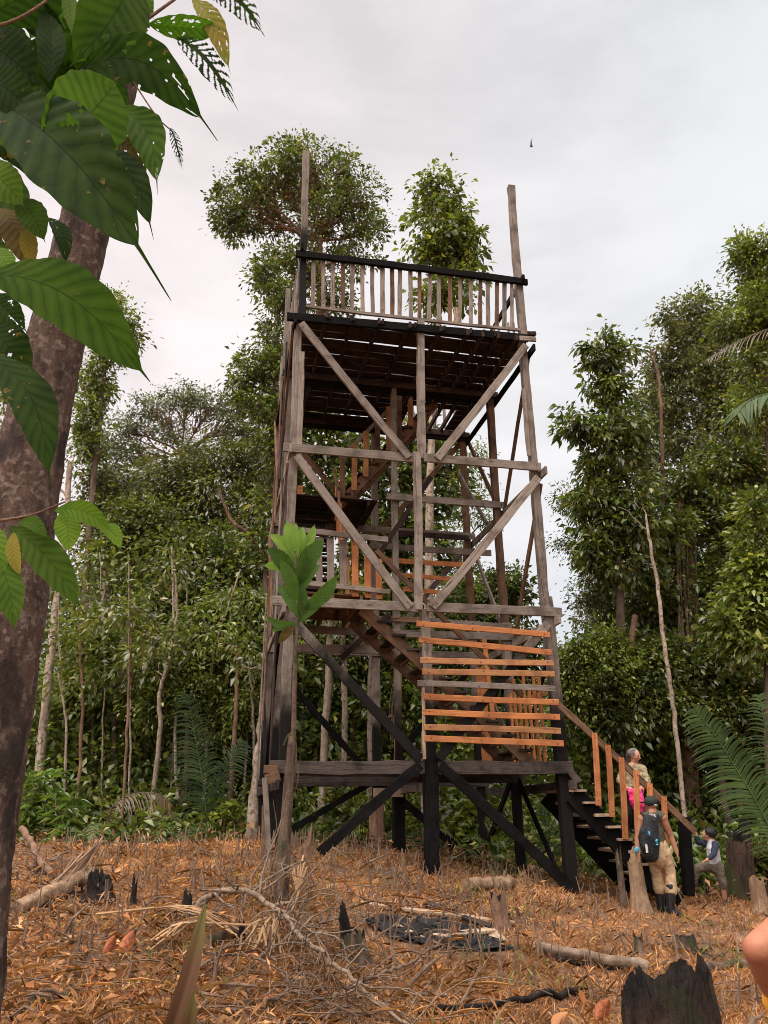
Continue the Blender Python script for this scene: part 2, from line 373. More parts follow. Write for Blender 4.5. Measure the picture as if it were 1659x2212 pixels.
try: scene.cycles.denoiser = 'OPENIMAGEDENOISE'
except Exception: pass
scene.cycles.max_bounces = 6; scene.cycles.transmission_bounces = 4; scene.cycles.diffuse_bounces = 3; scene.cycles.glossy_bounces = 2
# ------------------------------------------------------------------ ground
def build_ground():
    xs = np.concatenate([np.linspace(-400, -32, 14), np.linspace(-30, -9, 22), np.arange(-8.8, 9, .14), np.linspace(9.2, 30, 22), np.linspace(32, 400, 14)])
    ys = np.concatenate([np.linspace(-300, -6, 10), np.linspace(-5, 4.4, 16), np.arange(4.5, 18.5, .14), np.linspace(19, 50, 30), np.linspace(55, 600, 16)])
    X, Y = np.meshgrid(xs, ys); Z = gz(X, Y)
    near = (np.abs(X) < 9) & (Y > 4.4) & (Y < 18.5)
    Z = Z+np.where(near, rng.normal(0, .012, X.shape), 0)
    V = np.stack([X, Y, Z], -1).reshape(-1, 3); nx = len(xs); ny = len(ys)
    i = np.arange(ny-1)[:, None]*nx+np.arange(nx-1)[None]; i = i.ravel()
    F = np.stack([i, i+1, i+nx+1, i+nx], -1)
    o = add_obj('ground', np_mesh('ground', V, F, smooth=True), M['forest_soil']); o['kind'] = 'structure'
build_ground()
# ------------------------------------------------------------------ leaf cards (numpy)
def unit(A): return A/(np.linalg.norm(A, axis=1)[:, None]+1e-9)
def leaf_arr(P, D, N, L, W, fold=.25, bend=.0):
    n = len(P); D = unit(D); S = unit(np.cross(D, N)); N = np.cross(S, D)
    L = np.broadcast_to(L, (n,))[:, None]; W = np.broadcast_to(W, (n,))[:, None]
    mid = P+D*L*.48; T = P+D*L-np.array([0, 0, 1.])*L*bend
    V = np.stack([P, mid+S*W*.5+N*W*fold, T, mid-S*W*.5+N*W*fold], 1).reshape(-1, 3)
    b = np.arange(n)[:, None]*4
    F = np.concatenate([b+[0, 1, 2], b+[0, 2, 3]]).reshape(-1, 3)
    return V, F
def cat(parts):
    Vs, Fs, o = [], [], 0
    for V, F in parts: Vs.append(V); Fs.append(F+o); o += len(V)
    return np.concatenate(Vs), np.concatenate(Fs)
def rdir(n):
    return unit(rng.normal(size=(n, 3)))
def crown_pts(blobs, ncl):
    """blobs: (centre, radius3). points biased to the outer shell of the lumps"""
    wgt = np.array([np.prod(b[1])**.62 for b in blobs]); wgt /= wgt.sum(); idx = rng.choice(len(blobs), ncl, p=wgt)
    C = np.array([b[0] for b in blobs])[idx]; R = np.array([b[1] for b in blobs])[idx]
    d = rdir(ncl); r = .2+.95*rng.random(ncl)**.6
    return C+d*R*r[:, None], d, idx
def crown_leaves(blobs, ncl, nl, clr, L, W, droop=.3, flat=.65):
    C, d, idx = crown_pts(blobs, ncl)
    sizes = clr*(.4+1.3*rng.random(ncl)**1.6)
    cnt = np.maximum(4, (nl*rng.uniform(.5, 1.5, ncl))).astype(int)
    k = np.repeat(np.arange(ncl), cnt); n = len(k)
    off = rng.normal(size=(n, 3))*np.array([.55, .55, .55*flat]); P = C[k]+off*sizes[k][:, None]
    D = unit(off)*.8+d[k]*.35+rdir(n)*.6; D[:, 2] -= droop
    N = rdir(n)*.75; N[:, 2] += .9
    ll = L*rng.uniform(.5, 1.3, n)*np.repeat(rng.uniform(.7, 1.3, ncl), cnt)
    V, F = leaf_arr(P, D, N, ll, ll*(W/L)*rng.uniform(.8, 1.2, n), .22, .12)
    return V, F, C, idx
def px_blob(b, Y, dz=1.):
    x, y, rx, ry = b[:4]; Yb = Y+(b[4] if len(b) > 4 else 0); c = at(x, y, Yb); s = zc(c)/FPX
    return c, np.array([rx*s, .5*(rx+ry)*s*dz, ry*s])
def limb(mb, a, b, r0, r1, ns=5, wob=.12, k=5, m=0):
    a = np.asarray(a, float); b = np.asarray(b, float); L = np.linalg.norm(b-a); P = np.array([a+(b-a)*i/k for i in range(k+1)])
    P[1:-1] += rng.normal(size=(k-1, 3))*wob*L*.35
    P[1:-1, 2] += np.sin(np.linspace(0, math.pi, k+1))[1:-1]*L*.06
    tube_geo(mb, P, np.linspace(r0, r1, k+1), ns, m, cap=False)
    return P
def tree(name, label, catg, Y, trunk, blobs, leaf, L, W, ncl, nl, clr=.45, barkm='tree_bark', group=None, droop=.3, twigs=80, tw=.012, to_ground=True):
    tp = [at(x, y, Y) for x, y, w in trunk]; tr = [w*zc(p)/FPX*.5 for (x, y, w), p in zip(trunk, tp)]
    if to_ground:
        b = tp[0]; g = gz(b[0], b[1])
        if b[2] > g+.1: tp.insert(0, np.array([b[0]+rng.uniform(-.15, .15), b[1], g-.15])); tr.insert(0, tr[0]*1.35)
        else: tp[0] = np.array([b[0], b[1], min(b[2], g-.15)])
    root = empty(name, (tp[0][0], tp[0][1], gz(tp[0][0], tp[0][1])))
    tag(root, label, catg, group)
    mb = MB(); P = smooth_path(tp, 5); R = np.interp(np.linspace(0, 1, len(P)), np.linspace(0, 1, len(tr)), tr)
    tube_geo(mb, P, R, 9, rough=.12)
    wb = [px_blob(b, Y) for b in blobs]
    V, F, C, idx = crown_leaves(wb, int(ncl*1.15), int(nl*1.35), clr, L*.84, W*.84, droop)
    ends = []
    for c, r in wb:
        dd = np.linalg.norm(P-c, axis=1)+np.maximum(0, P[:, 2]-c[2]+.2)*3
        j = int(np.argmin(dd)); e = c-np.array([0, 0, r[2]*.3]); Q = limb(mb, P[j], e, max(.02, min(R[j]*.55, .09)), .022, 6)
        ends.append(Q)
    pick = rng.choice(len(C), min(twigs, len(C)), replace=False)
    for i in pick:
        Q = ends[idx[i]]; q = Q[rng.integers(2, len(Q))]
        limb(mb, q, C[i], tw*1.3, tw*.45, 4, .2, 4)
    mb.build('trunk', M[barkm], root, smooth=True)
    add_obj('crown', np_mesh('crown', V, F), M[leaf], root)
    return root
def trunk_only(name, label, catg, Y, pts, barkm, group=None, branch=0):
    tp = [at(x, y, Y) for x, y, w in pts]; tr = [w*zc(p)/FPX*.5 for (x, y, w), p in zip(pts, tp)]
    b = tp[0]; g = float(gz(b[0], b[1])); base = (b[0], b[1], g); root = empty('slender_tree', base); tag(root, label, 'tree', group)
    tp[0] = np.array([b[0], b[1], min(b[2], g-.1)])
    mb = MB(); P = smooth_path(tp, 6); P[1:-1] += rng.normal(size=(len(P)-2, 3))*.012
    tube_geo(mb, P, np.interp(np.linspace(0, 1, len(P)), np.linspace(0, 1, len(tr)), tr), 9, rough=.15); E = [P[-1]]
    for i in range(branch):
        j = rng.integers(len(P)//2, len(P)); e = P[j]+np.array([rng.uniform(-.9, .9), rng.uniform(-.4, .4), rng.uniform(.2, .8)])
        limb(mb, P[j], e, tr[-1]*.5, .006, 5, .25); E.append(e)
    mb.build('trunk', M[barkm], root, smooth=True)
    if 'bare' in label or 'leafless' in label or 'dead' in label: return root
    E = np.repeat(np.array(E), 3, 0); E[1::3] += rng.normal(size=E[1::3].shape)*.25; E[2::3] += rng.normal(size=E[2::3].shape)*.25; k = np.repeat(np.arange(len(E)), 30); off = rng.normal(size=(len(k), 3))*[.28, .28, .2]
    D = unit(off)+rdir(len(k))*.6; D[:, 2] -= .35; N = rdir(len(k))*.7; N[:, 2] += .9; l = .17*rng.uniform(.6, 1.4, len(k)); V, F = leaf_arr(E[k]+off, D, N, l, l*.48, .2, .12)
    add_obj('crown', np_mesh('crown', V, F), M[random.choice(['leaf_mid', 'leaf_dark', 'leaf_olive'])], root)
    return root
# ------------------------------------------------------------------ the tower
TA = math.radians(12.5); tu = np.array([math.cos(TA), math.sin(TA), 0]); tv = np.array([-math.sin(TA), math.cos(TA), 0]); tz = np.array([0, 0, 1.])
TO = at(915, 1644, 13.0); TO[2] = 0
def T(u, v, z): return TO+tu*u+tv*v+tz*z
def fp(x, y, v=0.):
    d = ray(x, y); return CAM+d*(((TO+tv*v-CAM) @ tv)/(d @ tv))
def sp_(x, y, u):
    d = ray(x, y); return CAM+d*(((TO+tu*u-CAM) @ tu)/(d @ tu))
UL, UM, UR = -2.25, .08, 2.36; V0, V1, V2 = 0., 2.05, 4.1
Z1, Z2, Z3, Z4, Z5 = 2.25, 4.86, 7.73, 10.65, 12.08
plain('nail_rust', (.03, .018, .012), .8)
tower = empty('observation_tower', (*TO[:2], float(gz(TO[0], TO[1]))))
tag(tower, 'tall weathered wooden lookout tower with burnt black legs in the clearing', 'tower')
def bm(name, A, B, w, t, n, mat, parent=None, **kw):
    mb = MB(); beam_geo(mb, A, B, w, t, n, **kw); mats = [M[mat]]
    if name in ('guard_board', 'beam', 'brace', 'baluster'):           # nail heads
        A = np.asarray(A); B = np.asarray(B); d = nrm(B-A); L = np.linalg.norm(B-A); nn = nrm(np.asarray(n, float)-d*np.dot(n, d)); s = np.cross(d, nn)
        for f in ((.06/L+.02, 1-.06/L-.02, .5+random.uniform(-.1, .1)) if name == 'guard_board' else (.07/L+.01, 1-.07/L-.01)):
            for k in range(2 if w > .11 else 1):
                c = A+d*L*f+s*random.uniform(-.3, .3)*w+nn*(t*.5+.001); r = .012 if name == 'guard_board' else .009; q = [c+(d*math.cos(a)+s*math.sin(a))*r*random.uniform(.7, 1.2)+nn*.002 for a in np.arange(8)*math.pi/4]
                q2 = [p-nn*.012 for p in q]; mb.add(q+q2, [tuple(range(8))]+[(i, i+8, (i+1) % 8+8, (i+1) % 8) for i in range(8)], None, 1)
        mats.append(M['nail_rust'])
    return mb.build(name, mats, parent or tower)
nf = -tv; nu = tu
def gnd(u, v): p = T(u, v, 0); return float(gz(p[0], p[1]))
# posts
for u in (UL, UM, UR):
    for v in (V0, V1, V2):
        g = gnd(u, v)-.1; front = v == V0
        wd = .19 if (front and u != UL) else .155
        if u == UM and v == V1:
            bm('post', T(u-.02, v, g), T(u-.02, v, Z1-.08), .2, .2, nf, 'charred_wood', jit=.012)
            bm('post', T(u, v, Z1), T(u, v, Z4-.25), .12, .12, nf, 'post_wood')
        elif u == UM and v == V0:
            bm('post', fp(932, 1885), fp(931, 1640), .215, .2, nf, 'charred_wood', jit=.012)
            bm('post', fp(931, 1640), fp(917, 1318), .135, .13, nf, 'post_wood')
            bm('post', fp(904, 1318, -.1), fp(899, 978, -.1), .135, .12, nf, 'grey_wood', jit=.008)
            bm('post', fp(911, 992, -.02), fp(908, 695, -.02), .14, .13, nf, 'grey_wood', jit=.008)
        else:
            top = Z4-.1
            lean = .0
            A = T(u, v, g); B = T(u, v, Z2+.3)
            bm('post', A, B, wd, .16, nf, 'post_wood', jit=.009)
            off = .03 if front else 0
            bm('post', T(u-off, v, Z2+.3), T(u-off, v, top), .145, .14, nf, 'grey_wood' if front else 'brown_wood' if u == UR else 'grey_wood', jit=.006)
bm('post', fp(652, 690, 0), fp(661, 330, 0), .135, .13, nf, 'top_post_wood', jit=.008)
bm('post', fp(1131, 735, 0), fp(1104, 404, 0), .145, .14, nf, 'grey_wood', jit=.008)
bm('post', T(UL-.1, V1, Z4-.2), T(UL-.1, V1, 12.72), .11, .07, nf, 'grey_wood')
bm('post', T(UR, V1, Z4-.2), T(UR, V1, 12.2), .12, .1, nf, 'grey_wood')
for u in (UL, UM, UR): bm('post', T(u, V2, Z4-.2), T(u, V2, 12.2), .12, .12, nf, 'post_wood')
# long thin boards nailed to posts (doublings)
bm('splice_board', fp(1131, 840, -.09), fp(1143, 985, -.09), .09, .03, nf, 'grey_wood')
bm('splice_board', fp(1187, 1330, -.1), fp(1162, 1160, -.1), .1, .03, nf, 'grey_wood')
bm('splice_board', fp(645, 985, -.09), fp(652, 760, -.09), .1, .03, nf, 'grey_wood')
# level beams: front
def hb(A, B, w=.17, mat='grey_wood', v=-.11, t=.05, **kw): return bm('beam', fp(*A, v), fp(*B, v), w, t, nf, mat, **kw)
hb((612, 966), (893, 990)); hb((916, 989), (1168, 1009))
hb((588, 1297), (902, 1312), .165); hb((922, 1311), (1213, 1323), .165)
hb((582, 1656), (916, 1657), .2, 'scorched_wood', t=.07, jit=.01); hb((946, 1658), (1236, 1659), .2, 'scorched_wood', t=.07, jit=.01)
hb((640, 1672), (905, 1673), .06, 'scorched_wood', v=-.03, t=.06)
hb((620, 684), (1140, 731), .17, 'charred_wood', t=.07, jit=.006); hb((1122, 731), (1157, 733), .11, 'grey_wood', v=-.16)
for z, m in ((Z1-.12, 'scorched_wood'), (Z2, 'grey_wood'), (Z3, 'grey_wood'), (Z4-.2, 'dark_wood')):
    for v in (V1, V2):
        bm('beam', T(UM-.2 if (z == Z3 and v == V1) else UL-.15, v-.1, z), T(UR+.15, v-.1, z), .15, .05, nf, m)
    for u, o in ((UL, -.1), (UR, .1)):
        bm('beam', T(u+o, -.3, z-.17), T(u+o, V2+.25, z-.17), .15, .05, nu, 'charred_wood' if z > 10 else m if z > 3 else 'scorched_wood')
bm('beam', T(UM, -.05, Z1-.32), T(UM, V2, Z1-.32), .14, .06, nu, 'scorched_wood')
# short pale packing pieces under the deck on the left
bm('packing_block', fp(570, 1662, -.18), fp(600, 1662, -.18), .12, .09, nf, 'brown_wood'); bm('packing_block', fp(574, 1685, -.2), fp(604, 1676, -.2), .15, .08, nf, 'brown_wood')
bm('packing_block', T(-.45, V1-.2, Z1-.35), T(.1, V1-.2, Z1-.35), .16, .05, nf, 'pale_wood')
# braces: front
def br(A, B, w=.15, mat='grey_wood', v=-.155, **kw): return bm('brace', fp(*A, v), fp(*B, v), w, .045, nf, mat, torn=.01, **kw)
br((650, 698), (884, 988)); br((1136, 746), (944, 990), v=-.165)
br((641, 984), (886, 1312)); br((1163, 1032), (934, 1312))
br((622, 1328), (908, 1640), .155, 'brace_wood'); br((1184, 1347), (948, 1640), .15, 'brace_wood')
br((908, 1652), (690, 1843), .155, 'charred_wood', jit=.01); br((950, 1652), (1246, 1930), .165, 'charred_wood', jit=.012)
# braces: right side, back, left
def sb(a, b, u, w=.12, mat='brown_wood'): return bm('brace', T(u, a[0], a[1]), T(u, b[0], b[1]), w, .045, nu, mat)
sb((.05, Z4-.3), (V1, Z3-.2), UR+.13); sb((.05, Z3-.3), (V1, Z2-.25), UR+.13, mat='brown_wood'); sb((V2, Z4-.3), (V1+.05, Z3-.25), UR+.13); sb((V2, Z3-.3), (V1+.05, Z2-.25), UR+.13, mat='grey_wood')
sb((V2+.0, Z3+1.7), (V1+.3, Z3-.3), UR-.15, .1, 'grey_wood')
sb((.1, Z2-.3), (V1, Z1+.1), UR+.13, mat='charred_wood'); sb((V2, Z2-.3), (V1, Z1+.1), UR+.13)
for a, b, m in (((0, Z4-.3), (V1, Z3-.1), 'brown_wood'), ((V2, Z4-.3), (V1, Z3-.1), 'brown_wood'), ((0, Z3-.3), (V1, Z2-.1), 'grey_wood'), ((V2, Z3-.3), (V1, Z2-.1), 'brown_wood'), ((0, Z2-.3), (V1, Z1), 'charred_wood'), ((V2, Z2-.3), (V1, Z1), 'charred_wood')):
    sb(a, b, UL-.13, .13, m)
def bb(a, b, w=.13, mat='brown_wood', v=V2+.1): return bm('brace', T(a[0], v, a[1]), T(b[0], v, b[1]), w, .045, nf, mat)
bb((UR, Z4-.3), (UM+.1, Z3)); bb((UR, Z3-.2), (UM+.1, Z2), mat='grey_wood'); bb((UL, Z4-.3), (UM-.1, Z3)); bb((UL, Z3-.2), (UM-.1, Z2))
bb((UR, Z2-.2), (UM+.1, Z1+.05), mat='charred_wood'); bb((UL, Z2-.2), (UM-.1, Z1+.05), mat='charred_wood')
bb((UM-.1, Z1-.1), (UL+.2, gnd(UL+.2, V2)+.2), mat='charred_wood'); bb((UM+.1, Z1-.1), (UR-.1, gnd(UR, V2)+.1), .15, mat='charred_wood')
# braces under the deck along the right side and the middle row
sb((.1, gnd(UR, 0)+.2), (1.6, Z1-.15), UR-.12, .1, 'charred_wood'); sb((V2, gnd(UR, V2)+.1), (V1, Z1-.15), UR-.1, .13, 'charred_wood')
bm('brace', T(-1.05, V1-.15, Z2-.55), T(-.1, V1-.15, Z2-.05+.4), .1, .05, nf, 'dark_wood')
bm('brace', T(-1.05, V1-.1, Z2-.62), T(-.62, V1-.1, Z2-.0), .1, .05, nf, 'grey_wood')
# raking props under the inner stairs
bm('brace', T(-.35, 1.9, Z2+1.5), T(.85, 1.9, Z3+.5), .1, .05, nf, 'dark_wood')
# thin loose boards leaning on the left leg
bm('leaning_board', fp(583, 1880, -.35), fp(571, 1680, -.25), .075, .03, nf, 'grey_wood'); bm('leaning_board', fp(568, 1880, -.3), fp(572, 1740, -.2), .08, .03, nf, 'brown_wood')
for u, v, z0, z1, m in ((UL-.2, .25, 4.6, 7.9, 'grey_wood'), (UL-.23, 1.0, 6.6, 9.9, 'brown_wood'), (UL-.2, .1, 1.4, 4.7, 'dark_wood'), (UL-.22, 2.9, 2.0, 5.8, 'grey_wood'), (UL-.24, 1.7, 3.1, 8.2, 'brown_wood'), (UL-.22, .35, 7.2, 10.3, 'dark_wood')):
    bm('side_board', T(u, v, z0), T(u+.03, v+.25, z1), .1, .03, nu, m, bow=.02)
# ---- top platform
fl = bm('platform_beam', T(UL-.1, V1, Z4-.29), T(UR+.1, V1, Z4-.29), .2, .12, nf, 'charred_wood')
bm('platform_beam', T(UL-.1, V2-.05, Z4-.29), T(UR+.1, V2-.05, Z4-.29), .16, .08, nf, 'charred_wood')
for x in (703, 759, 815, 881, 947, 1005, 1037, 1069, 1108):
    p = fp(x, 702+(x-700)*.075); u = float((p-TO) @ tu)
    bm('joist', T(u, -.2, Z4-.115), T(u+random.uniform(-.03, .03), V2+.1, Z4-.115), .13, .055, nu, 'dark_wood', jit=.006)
k = 0
v = -.02
while v < V2+.05:
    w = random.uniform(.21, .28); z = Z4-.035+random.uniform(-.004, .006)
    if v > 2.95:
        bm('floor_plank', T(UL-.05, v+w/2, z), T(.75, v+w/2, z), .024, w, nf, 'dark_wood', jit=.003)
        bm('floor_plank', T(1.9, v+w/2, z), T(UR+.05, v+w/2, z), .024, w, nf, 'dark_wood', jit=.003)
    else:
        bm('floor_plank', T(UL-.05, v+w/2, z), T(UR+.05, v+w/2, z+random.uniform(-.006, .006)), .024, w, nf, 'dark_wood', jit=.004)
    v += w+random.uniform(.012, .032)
rl = bm('railing', fp(639, 548, -.12), fp(1139, 610, -.12), .15, .07, nf, 'charred_wood', jit=.01)
bm('bottom_rail', fp(661, 662, -.06), fp(1122, 713, -.06), .065, .05, nf, 'grey_wood', parent=rl)
for i, zx in enumerate((308, 360, 415, 467, 520, 575, 628, 683, 733, 778, 832, 882, 935, 988, 1045, 1100, 1160, 1210, 1252, 1300, 1342, 1380)):
    x = 553.4+zx*.4; yt = 548+(x-639)*.124; yb = 660+(x-661)*.111
    d = random.uniform(-1.5, 1.5)
    if i == 11: d = 0
    bm('baluster', fp(x+d, yb, -.055), fp(x+random.uniform(-1, 1), yt+2, -.055), random.uniform(.075, .095), .028, nf, random.choice(['grey_wood', 'grey_wood', 'grey_wood', 'brown_wood']), parent=rl)
bm('baluster', fp(985, 697, -.05), fp(985, 664, -.05), .085, .028, nf, 'pale_wood', parent=rl)
for u, o in ((UL, -.02), (UR, .05)):
    r2 = bm('railing', T(u+o, -.2, Z5), T(u+o, V2+.1, Z5), .13, .06, nu, 'charred_wood', jit=.008)
    bm('bottom_rail', T(u+o, 0, Z4+.2), T(u+o, V2, Z4+.2), .06, .04, nu, 'grey_wood', parent=r2)
    for k in range(14): 
        vv = .2+k*.28; bm('baluster', T(u+o-.02, vv, Z4+.02), T(u+o-.02, vv, Z5-(.0 if u < 0 or k > 4 else random.choice([.0, .5, .7]))), .08, .028, nu, 'grey_wood', parent=r2)
r3 = bm('railing', T(UL, V2+.1, Z5), T(UR, V2+.1, Z5), .13, .06, nf, 'charred_wood')
for k in range(16): bm('baluster', T(UL+.25+k*.28, V2+.06, Z4+.02), T(UL+.25+k*.28, V2+.06, Z5), .08, .028, nf, 'grey_wood', parent=r3)
bm('packing_block', fp(1137, 722, .1), fp(1156, 722, .1), .09, .1, nf, 'dark_wood')
for x in (711, 759, 827, 897, 960, 1017, 1045, 1070): bm('joist_end', fp(x, 682+(x-711)*.105, -.2), fp(x, 682+(x-711)*.105, .0), .1, .05, nu, 'scorched_wood')
# ---- first deck (right half) and landings
v = .0
while v < V1-.1:
    bm('floor_plank', T(-.1, v+.1, Z1+.06), T(UR+.12, v+.1, Z1+.06), .03, .2, nf, 'scorched_wood', jit=.004); v += .215
def deck(u0, u1, v0, v1, z, mat, fm):
    v = v0
    while v < v1-.05:
        w = random.uniform(.17, .22); bm('floor_plank', T(u0, v+w/2, z), T(u1, v+w/2, z+random.uniform(-.006, .006)), .028, w, nf, mat, jit=.004); v += w+.012
    for q in np.linspace(u0+.2, u1-.2, 3): bm('joist', T(q, v0-.05, z-.085), T(q, v1, z-.085), .12, .05, nu, fm)
deck(UL+.05, -.82, .08, 1.95, Z2+.19, 'brown_wood', 'brown_wood')
deck(UL+.05, -.2, 2.5, V2-.05, Z3+.12, 'dark_wood', 'dark_wood')
# landing rail above the first landing, front
r = bm('railing', fp(634, 1143, .02), fp(838, 1166, .02), .1, .04, nf, 'grey_wood')
bm('bottom_rail', fp(640, 1257, .02), fp(842, 1279, .02), .085, .045, nf, 'grey_wood', parent=r)
for x, w, m in ((666, .13, 'grey_wood'), (690, .14, 'grey_wood'), (714, .16, 'grey_wood'), (742, .16, 'grey_wood'), (768, .15, 'orange_wood'), (795, .15, 'orange_wood'), (819, .14, 'orange_wood')):
    top = 1150+(x-634)*.112+(4 if x < 750 else max(0, (x-765)*.7))
    bm('baluster', fp(x, 1262+(x-640)*.1+(14 if x > 750 else 0), .06), fp(x-1, top, .06), w*.8, .03, nf, m, parent=r)
# ---- stairs
def stairs(A, B, side, width, nt, sm, tm, sw=.24, nose=.26, hang=0.):
    """A foot, B head of the near stringer (world); side = unit vector across"""
    A = np.asarray(A, float); B = np.asarray(B, float); s = np.asarray(side, float)
    run = B-A; run[2] = 0; rd = nrm(run); fl = None
    mb = MB()
    for q in (0, width): beam_geo(mb, A+s*q-tz*.1, B+s*q-tz*.1, sw, .055, s, jit=.008)
    fl = mb.build('stair_flight', M[sm], tower)
    for i in range(nt):
        f = (i+.6)/nt; c = A+(B-A)*f+tz*(.02)
        bm('tread', c-s*(.06+hang), c+s*(width+.06), .04, nose, rd, tm, parent=fl, jit=.006)
        bm('tread_block', c+s*.05-tz*.1, c+s*(width-.05)-tz*.1, .04, .05, rd, sm, parent=fl)
    return fl
# flight to the first landing, rising to the left inside the right half
stairs(T(2.05, .35, Z1+.12), T(-.95, .35, Z2+.12), tv, 1.0, 11, 'brown_wood', 'scorched_wood', .2)
# flight to the second landing, rising away on the left side
stairs(T(-1.25, 1.25, Z2+.2), T(-1.25, 3.3, Z3+.1), -tu, .85, 10, 'dark_wood', 'dark_wood', .2)
r = bm('railing', T(-1.1, 1.0, Z2+1.2), T(-1.1, 2.9, Z3+.95), .08, .04, nu, 'brown_wood')
for k in range(8): 
    f = k/7; bm('baluster', T(-1.06, 1.1+1.75*f, Z2+.1+2.5*f), T(-1.06, 1.1+1.75*f, Z2+1.2+2.6*f), .09, .025, nu, 'orange_wood', parent=r)
for k in (0, 1): bm('baluster', T(-2.05+k*.33, V2-.05, Z3+.1), T(-2.05+k*.33, V2-.05, Z3+1.0), .13, .03, nf, 'orange_wood', parent=r)
# flight to the platform, rising to the right along the back
stairs(T(-1.0, 2.75, Z3+.15), T(1.25, 2.75, Z4-.02), tv, .9, 11, 'brown_wood', 'dark_wood', .22)
r = bm('railing', T(-1.0, 2.7, Z3+1.15), T(1.3, 2.7, Z4+1.0), .09, .04, nf, 'grey_wood')
for k in range(9):
    f = k/8; bm('baluster', T(-.95+2.1*f, 2.66, Z3+.05+2.75*f), T(-.95+2.1*f, 2.66, Z3+1.15+2.8*f), .12, .028, nf, random.choice(['brown_wood', 'orange_faded_wood', 'brown_wood']), parent=r)
# guard boards at the back of the right half
for (a, b, m, w) in (((800, 1178), (1061, 1195), 'grey_wood', .15), ((818, 1209), (1006, 1220), 'orange_wood', .12), ((850, 1241), (990, 1253), 'orange_wood', .11), ((872, 1272), (972, 1282), 'orange_wood', .11), ((850, 1150), (1012, 1162), 'dark_wood', .13)):
    bm('guard_board', fp(*a, V2-.16), fp(*b, V2-.16), w, .03, nf, m)
bm('guard_board', fp(922, 1340, V1-.1), fp(1104, 1354, V1-.1), .1, .04, nf, 'grey_wood'); bm('guard_board', fp(740, 1332, V1-.1), fp(915, 1340, V1-.1), .1, .04, nf, 'brown_wood')
bm('guard_board', fp(592, 1400, V1), fp(852, 1406, V1), .16, .05, nf, 'grey_wood')
bm('post', T(.38, V2-.3, gnd(.38, V2)), fp(862, 1422, V2-.3), .12, .1, nf, 'orange_faded_wood')
# front guard boards over the lower stairs
for a, b, m in (((900, 1347), (1188, 1371), 'orange_wood'), ((905, 1382), (1191, 1410), 'orange_wood'), ((908, 1426), (1195, 1432), 'orange_faded_wood'), ((912, 1451), (1198, 1456), 'orange_faded_wood'),
                ((902, 1476), (1200, 1488), 'grey_wood'), ((915, 1505), (1207, 1517), 'orange_wood'), ((913, 1538), (1209, 1549), 'orange_wood'), ((915, 1571), (1211, 1579), 'orange_faded_wood'), ((917, 1595), (1217, 1606), 'orange_wood')):
    bm('guard_board', fp(*a, -.215), fp(*b, -.215), .098, .03, nf, m, bow=random.uniform(-.012, .012), jit=.003)
bm('splice_board', fp(917, 1640, -.2), fp(914, 1470, -.2), .05, .03, nf, 'pale_wood')
# side railing of orange boards on the right edge of the deck and at the stair head
r = bm('railing', T(UR-.02, .3, Z1+1.25), T(UR-.02, V1, Z1+1.25), .09, .04, nu, 'orange_faded_wood')
for k in range(7): bm('baluster', T(UR-.06, .45+k*.24, Z1+.08), T(UR-.06, .45+k*.24, Z1+1.5+random.uniform(-.2, .3)), .1, .028, nu, 'orange_wood', parent=r)
bm('baluster', T(1.74, V1-.2, Z1+.08), T(1.70, V1-.2, Z1+1.95), .2, .03, nf, 'orange_wood', parent=r); bm('baluster', T(1.94, V1-.25, Z1+.08), T(1.80, V1-.25, Z1+2.5), .09, .03, nf, 'orange_wood', parent=r)
# rail of the inner lower flight
r = bm('railing', T(1.9, .3, Z1+1.2), T(-.7, .3, Z2+1.1), .09, .04, nf, 'brown_wood')
# ---- outer stairs down to the ground on the right
SA = fp(1462, 1940, -.12); SB = fp(1236, 1700, -.12)
fl = stairs(SA, SB, tv, 1.05, 9, 'charred_wood', 'pale_wood', .34, .24, .05)
bm('post', fp(1488, 1935, .1), fp(1478, 1765, .1), .16, .14, nf, 'charred_wood', jit=.01)
bm('post', fp(1404, 1925, .9), fp(1396, 1790, .9), .13, .13, nf, 'charred_wood', jit=.01)
r = bm('railing', fp(1203, 1519, -.2), fp(1502, 1797, -.2), .11, .04, nf, 'brown_wood')
for (x0, y0, x1, y1) in ((1282, 1583, 1293, 1740), (1311, 1609, 1323, 1765), (1340, 1636, 1351, 1813), (1372, 1664, 1379, 1840), (1402, 1692, 1404, 1835), (1432, 1720, 1440, 1862)):
    bm('baluster', fp(x1, y1, -.24), fp(x0+2, y0, -.24), .10, .03, nf, 'orange_wood', parent=r)
bm('bark_flap', fp(1232, 1665, -.16), fp(1248, 1686, -.16), .12, .05, nf, 'scorched_wood', torn=.05, jit=.02)
